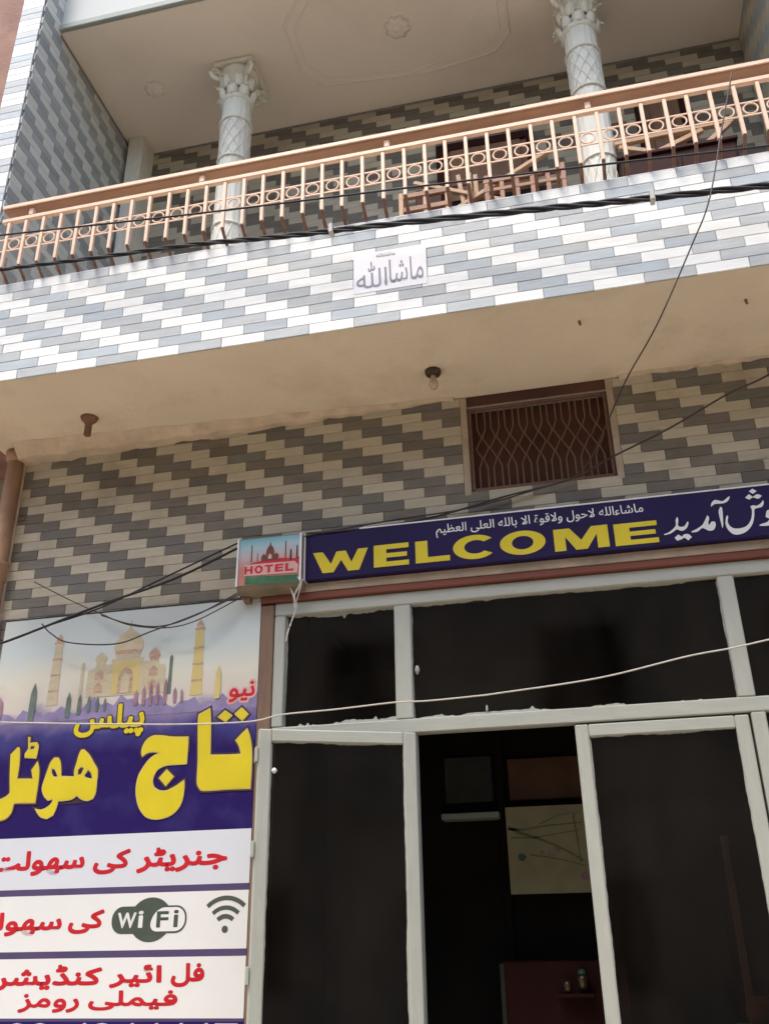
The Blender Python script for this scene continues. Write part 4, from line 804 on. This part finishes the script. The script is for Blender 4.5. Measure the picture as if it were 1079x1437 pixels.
for x, z0, z1, w_ in ((-1.476, 3.225, 3.312, 0.006), (-1.445, 3.225, 3.270, 0.004), (-1.303, 3.225, 3.318, 0.006), (-1.276, 3.215, 3.272, 0.011), (-1.245, 3.22, 3.29, 0.008)):
    flat('tower_print', [[(x - w_ / 2, z0), (x + w_ / 2, z0), (x + w_ / 3, z1), (x - w_ / 3, z1)]], BY - 0.002, 'dark_print' if w_ > 0.007 else 'redband', t)
flat('letter_outline', [[(-1.512, 3.155), (-1.240, 3.147), (-1.236, 3.185), (-1.255, 3.208), (-1.512, 3.212)]], BY - 0.003, 'pink', t)
hx = -1.508
for ch in 'HOTEL':
    for l in [LET[ch]]:
        flat('letter', [place(q, hx, hx + 0.042, 3.163 - (hx + 1.505) * 0.015, 3.202 - (hx + 1.505) * 0.015) for q in l], BY - 0.004, 'red', t)
    hx += 0.0515
for x in (-1.5455, -1.2265): MB().box(x - 0.004, x + 0.004, 3.772, 3.782, 3.105, 3.350).build('edging', 'marble', t)
MB().box(-1.53, -1.50, 3.84, 3.89, 3.045, 3.068).build('bracket', 'rust_and_shade', t); MB().box(-1.53, -1.52, 3.885, 3.9, 3.01, 3.068).build('bracket', 'rust_and_shade', t)

t.location = (-0.034, 0.088, 0.036)

# ================================================================== hotel banner
t = thing('hotel_banner', 'tall purple and white printed banner with palace picture and large yellow Urdu lettering', 'banner')
BX0, BX1 = -2.872, -1.4875; Y0 = 3.966
# slightly slack vinyl sheet on a wooden frame
n, k = 28, 40; mb = MB(); vs = []
for j in range(k + 1):
    for i in range(n + 1):
        x = BX0 + (BX1 - BX0) * i / n; z = 1.12 + (3.110 - 1.12) * j / k
        vs.append((x, Y0, z))
fs = [(j * (n + 1) + i, j * (n + 1) + i + 1, (j + 1) * (n + 1) + i + 1, (j + 1) * (n + 1) + i) for j in range(k) for i in range(n)]
mb.add(vs, fs); mb.build('sheet', 'banner_sky', t)
MB().box(BX0, BX1, Y0 + 0.0015, WY - 0.0005, 1.12, 3.110, 0.001).build('backing_frame', 'wood', t)
MB().box(BX0, BX1, Y0 - 0.002, Y0 + 0.02, 3.1105, 3.117).build('top_shadow_strip', 'cable', t)  # black strip standing for the shadow along the banner's top edge
def panel(z0, z1, mm, name='panel_print'): flat(name, [[(BX0, z0), (BX1, z0), (BX1, z1), (BX0, z1)]], Y0 - 0.0010, mm, t)
panel(1.8235, 2.045, 'white_cold'); panel(1.797, 1.823, 'stripe'); panel(1.571, 1.7965, 'white'); panel(1.544, 1.5705, 'stripe'); panel(1.3165, 1.5435, 'white'); panel(1.305, 1.316, 'stripe'); panel(1.12, 1.3045, 'purple')
Y1 = Y0 - 0.0018; Y2 = Y0 - 0.0023; Y3 = Y0 - 0.0028
# palace picture
def pp_(name, pts, mm, Y=Y1): return flat(name, [pts], Y, mm, t)
def sym(cx, half): return [(cx + a, z) for a, z in half] + [(cx - a, z) for a, z in half[::-1] if a > 0]
hl = [(BX0, 2.44)] + [(BX0 + (BX1 - BX0) * i / 40, 2.625 + 0.018 * math.sin(i * 1.3) + 0.014 * math.sin(i * 2.9) + (0.03 if 14 < i < 27 else 0)) for i in range(41)] + [(BX1, 2.60)]
pp_('garden_print', [(BX0, 2.575)] + hl[1:-1] + [(BX1, 2.575)], 'purple_flower', Y0 - 0.0010)
cx = -2.165
pp_('palace_print', sym(cx, [(0.205, 2.68), (0.205, 2.80), (0.20, 2.815), (0.17, 2.82), (0.165, 2.838), (0.085, 2.838), (0.085, 2.862), (0, 2.862)]), 'tower')
pp_('dome_print', sym(cx, [(0.060, 2.862), (0.064, 2.885), (0.079, 2.915), (0.072, 2.950), (0.045, 2.985), (0.012, 3.008), (0.006, 3.015), (0.006, 3.040), (0.0, 3.062)]), 'tower', Y2)
pp_('dome_print', sym(cx, [(0.062, 2.886), (0.070, 2.893), (0.070, 2.900), (0.062, 2.905)]), 'tower_pink', Y3)
pp_('arch_print', sym(cx, [(0.072, 2.69), (0.072, 2.846), (0.0, 2.846)]), 'yellow_edge', Y2)
pp_('arch_print', sym(cx, [(0.040, 2.69), (0.040, 2.775), (0.028, 2.80), (0.0, 2.822)]), 'tower_pink', Y3)
pp_('arch_print', sym(cx, [(0.022, 2.69), (0.022, 2.765), (0.0, 2.79)]), 'tower', Y3 - 0.001)
for dx in (-0.142, 0.142):
    pp_('dome_print', sym(cx + dx, [(0.022, 2.838), (0.022, 2.852), (0.032, 2.868), (0.020, 2.888), (0.0, 2.905)]), 'tower_pink' if dx > 0 else 'tower', Y2)
    for zz in (2.70, 2.765): pp_('arch_print', sym(cx + dx, [(0.022, zz), (0.022, zz + 0.032), (0.0, zz + 0.052)]), 'tower_pink', Y2)
for dx in (-0.235, 0.232): pp_('tower_print', sym(cx + dx, [(0.009, 2.67), (0.008, 2.85), (0, 2.862)]), 'tower' if dx < 0 else 'tree_print', Y1)
for x, mm, top in ((-2.548, 'tower_pink', 2.965), (-1.795, 'yellow_edge', 2.975)):
    pp_('tower_print', sym(x, [(0.030, 2.655), (0.020, top), (0, top)]), 'tower' if x < -2 else 'yellow_edge')
    for zz in (2.72, 2.80, 2.88, top): pp_('balcony_print', sym(x, [(0.027, zz), (0.027, zz + 0.010), (0, zz + 0.010)]), 'tower_pink', Y2)
    pp_('dome_print', sym(x, [(0.016, top + 0.01), (0.019, top + 0.022), (0.010, top + 0.040), (0, top + 0.055)]), 'tower_pink', Y2)
for x, z0, z1, w_, mm in ((-2.650, 2.58, 2.775, 0.036, 'tree_print'), (-2.455, 2.59, 2.715, 0.026, 'tree_print'), (-2.395, 2.60, 2.70, 0.022, 'tree_print'), (-2.345, 2.61, 2.69, 0.018, 'tree_print'), (-2.30, 2.61, 2.685, 0.016, 'tree_print'), (-2.26, 2.61, 2.675, 0.014, 'tree_print'),
                          (-2.10, 2.625, 2.70, 0.022, 'tree_pink'), (-2.06, 2.625, 2.72, 0.020, 'tree_pink'), (-2.025, 2.62, 2.74, 0.018, 'tree_pink'), (-1.99, 2.625, 2.735, 0.018, 'tree_pink'), (-1.95, 2.62, 2.75, 0.018, 'tree_pink'), (-1.90, 2.625, 2.70, 0.018, 'tree_pink'), (-1.865, 2.625, 2.69, 0.014, 'tree_pink'),
                          (-1.685, 2.63, 2.79, 0.030, 'yellow_edge'), (-2.84, 2.60, 2.72, 0.06, 'tree_pink')):
    pp_('tree_print', sym(x, [(w_ * 0.38, z0), (w_ * 0.5, z0 + (z1 - z0) * 0.35), (w_ * 0.42, z0 + (z1 - z0) * 0.75), (0, z1)]), mm, Y3 - 0.0014)
# big yellow lettering, each with a dark brown edge behind it
def group_letters(loops, holes, name='letter'):
    sm = [smooth(l, 4, 38) for l in loops]
    for i, l in enumerate(sm):
        if i in holes: continue
        hs = [sm[h] for h in holes if holes[h] == i]
        flat('letter_edge', [l] + hs, Y2 - 0.0002, 'dark_print', t, offset=0.008)
        flat('letter_edge', [l] + hs, Y3 - 0.0002, 'yellow_edge', t)
        flat(name, [l] + hs, Y3 - 0.0010, 'yellow', t, offset=-0.004)
group_letters(G['hotel'], {1: 0, 2: 0, 3: 0, 6: 5})
group_letters(G['taj'], {})
for gm, off, y, gr in (('dark_print', 0.05, Y1 - 0.0004, 0.006), ('yellow', 0.05, Y2 - 0.0006, 0)):
    text('letter' if gm == 'yellow' else 'letter_edge', shape('پیلس'), -2.408, -2.045, 2.478, 2.640, y, gm, t, off, grow=gr)
for gm, off, y, gr in (('pink', 0.04, Y1 - 0.0004, 0.010), ('red', 0.05, Y2 - 0.0006, 0)):
    text('letter' if gm == 'red' else 'letter_edge', shape('نیو'), -1.628, -1.500, 2.606, 2.702, y, gm, t, off, grow=gr)
for s, x0, x1, z0, z1 in (('جنریٹر', -2.018, -1.592, 1.876, 1.981), ('کی', -2.228, -2.050, 1.877, 1.981), ('سهولت', -2.745, -2.271, 1.880, 1.988),
                          ('کی', -2.316, -2.147, 1.638, 1.735), ('سهولت', -2.845, -2.347, 1.634, 1.732), ('فل', -1.815, -1.666, 1.430, 1.520), ('ائیر', -2.094, -1.856, 1.428, 1.516), ('کنڈیشن', -2.690, -2.130, 1.420, 1.520),
                          ('فیملی', -2.180, -1.778, 1.345, 1.420), ('رومز', -2.508, -2.222, 1.337, 1.409)):
    text('lettering', shape(s), x0, x1, z0, z1, Y1, 'red', t, 0.075)
text('lettering', '00-4944447', -2.55, -1.51, 1.20, 1.300, Y1, 'white', t, 0.03)
# WiFi logo
wz = 1.689
flat('logo_print', [ell(-1.928, wz, 0.098, 0.088, 44)], Y1, 'wifi', t)
def pill(x0, x1, z0, z1, r, n=8):
    pts = []
    for (cx_, cz_, a0) in ((x1 - r, z1 - r, 0), (x0 + r, z1 - r, 90), (x0 + r, z0 + r, 180), (x1 - r, z0 + r, 270)):
        pts += [(cx_ + r * math.cos(math.radians(a0 + 90 * i / n)), cz_ + r * math.sin(math.radians(a0 + 90 * i / n))) for i in range(n + 1)]
    return pts
flat('logo_print', [pill(-2.110, -1.762, wz - 0.054, wz + 0.054, 0.050)], Y1 - 0.0004, 'wifi', t)
pl = pill(-1.935, -1.770, wz - 0.047, wz + 0.047, 0.043)
pl = [(x, z) if x > -1.89 else (x + 0.012 + (z - wz) * 0.35, z) for x, z in pl]
flat('logo_print', [pl], Y1 - 0.0007, 'white', t)
text('logo_letter', 'W', -2.082, -1.995, wz - 0.032, wz + 0.030, Y1 - 0.0012, 'white', t, 0.06); text('logo_letter', 'i', -1.985, -1.962, wz - 0.032, wz + 0.036, Y1 - 0.0012, 'white', t, 0.06)
text('logo_letter', 'F', -1.900, -1.845, wz - 0.032, wz + 0.032, Y1 - 0.0012, 'wifi', t, 0.06); text('logo_letter', 'i', -1.822, -1.800, wz - 0.032, wz + 0.036, Y1 - 0.0012, 'wifi', t, 0.05)
sx, sz = -1.587, 1.645
flat('signal_print', [ell(sx, sz, 0.014, 0.014, 18)], Y1, 'wifi', t)
for ri, wd in ((0.050, 0.018), (0.084, 0.017), (0.122, 0.018)):
    flat('signal_print', [ell(sx, sz, ri + wd / 2, ri + wd / 2, 20, 47, 133) + ell(sx, sz, ri - wd / 2, ri - wd / 2, 20, 133, 47)], Y1, 'wifi', t)

# ================================================================== wires and cables
def cr(pts, n=8):
    P = [Vector(p) for p in pts]; P = [P[0] * 2 - P[1]] + P + [P[-1] * 2 - P[-2]]; out = []
    for i in range(1, len(P) - 2):
        p0, p1, p2, p3 = P[i - 1:i + 3]
        for k in range(n):
            u = k / n; out.append(0.5 * ((2 * p1) + (p2 - p0) * u + (2 * p0 - 5 * p1 + 4 * p2 - p3) * u * u + (3 * p1 - p0 - 3 * p2 + p3) * u ** 3))
    out.append(P[-2]); return out
def wire(key, r, m, name, label, cat):
    return tag(MB().tube(cr(G['wires'][key]), r, 7).build(name, m, None, True), label, cat)
base = cr(G['wires']['bundle'], 14)
t = thing('power_cable_bundle', 'thick black twisted power cables crossing the tiled parapet below the railing', 'cable')
for ph in range(3):
    pts = [p + Vector((0, math.cos(i * 0.55 + ph * 2.094) * 0.006, math.sin(i * 0.55 + ph * 2.094) * (0.003 + 0.008 * min(1, i / 75)))) for i, p in enumerate(base)]
    MB().tube(pts, [0.0038 + 0.0034 * min(1, i / 75) for i in range(len(pts))], 7).build('strand', 'cable', t, True)
for f in (0.5, 0.79):
    p = base[int(len(base) * f)]; MB().box(p.x - 0.010, p.x + 0.010, p.y - 0.024, p.y + 0.02, p.z - 0.026, p.z + 0.03, 0.004).build('cable_tie', 'cable_white', t)
wire('thin', 0.0050, 'cable', 'overhead_cable', 'single thin black cable crossing in front of the balcony railing bars', 'cable')
wire('drop', 0.0032, 'cable_brown', 'hanging_wire', 'thin dark wire dropping from the railing past the soffit to the grilled window', 'wire')
wire('diag', 0.0046, 'cable_brown', 'wall_wire', 'dark wire running down from the right edge of the tiled wall to the window corner', 'wire')
wire('diag2', 0.0036, 'cable_brown', 'wall_wire', 'slack dark wire lying along the tiles just above the purple sign', 'wire')
wire('poleA', 0.0062, 'cable', 'supply_wire', 'thick black wire from the drain pipe up to the HOTEL box sign', 'wire')
wire('poleB', 0.0042, 'cable', 'supply_wire', 'thinner black wire running just beside the thick one to the HOTEL box sign', 'wire')
wire('sag1', 0.0036, 'cable_brown', 'sagging_wire', 'lowest sagging wire across the palace picture of the banner', 'wire')
wire('sag2', 0.0036, 'cable_brown', 'sagging_wire', 'shorter sagging wire across the upper right of the banner picture', 'wire')
wire('sag3', 0.0028, 'cable_brown', 'sagging_wire', 'thin sagging wire starting on the tiles left above the banner', 'wire')
wire('white', 0.0033, 'cable_white', 'washing_line', 'off white wire strung across the glass fanlights and the yellow lettering', 'wire')
wire('dangle', 0.0038, 'cable_white', 'loose_wire', 'longer loose pale wire dangling under the HOTEL box sign', 'wire')
wire('dangle2', 0.0034, 'cable_white', 'loose_wire', 'short looped pale wire knotted under the HOTEL box sign', 'wire')
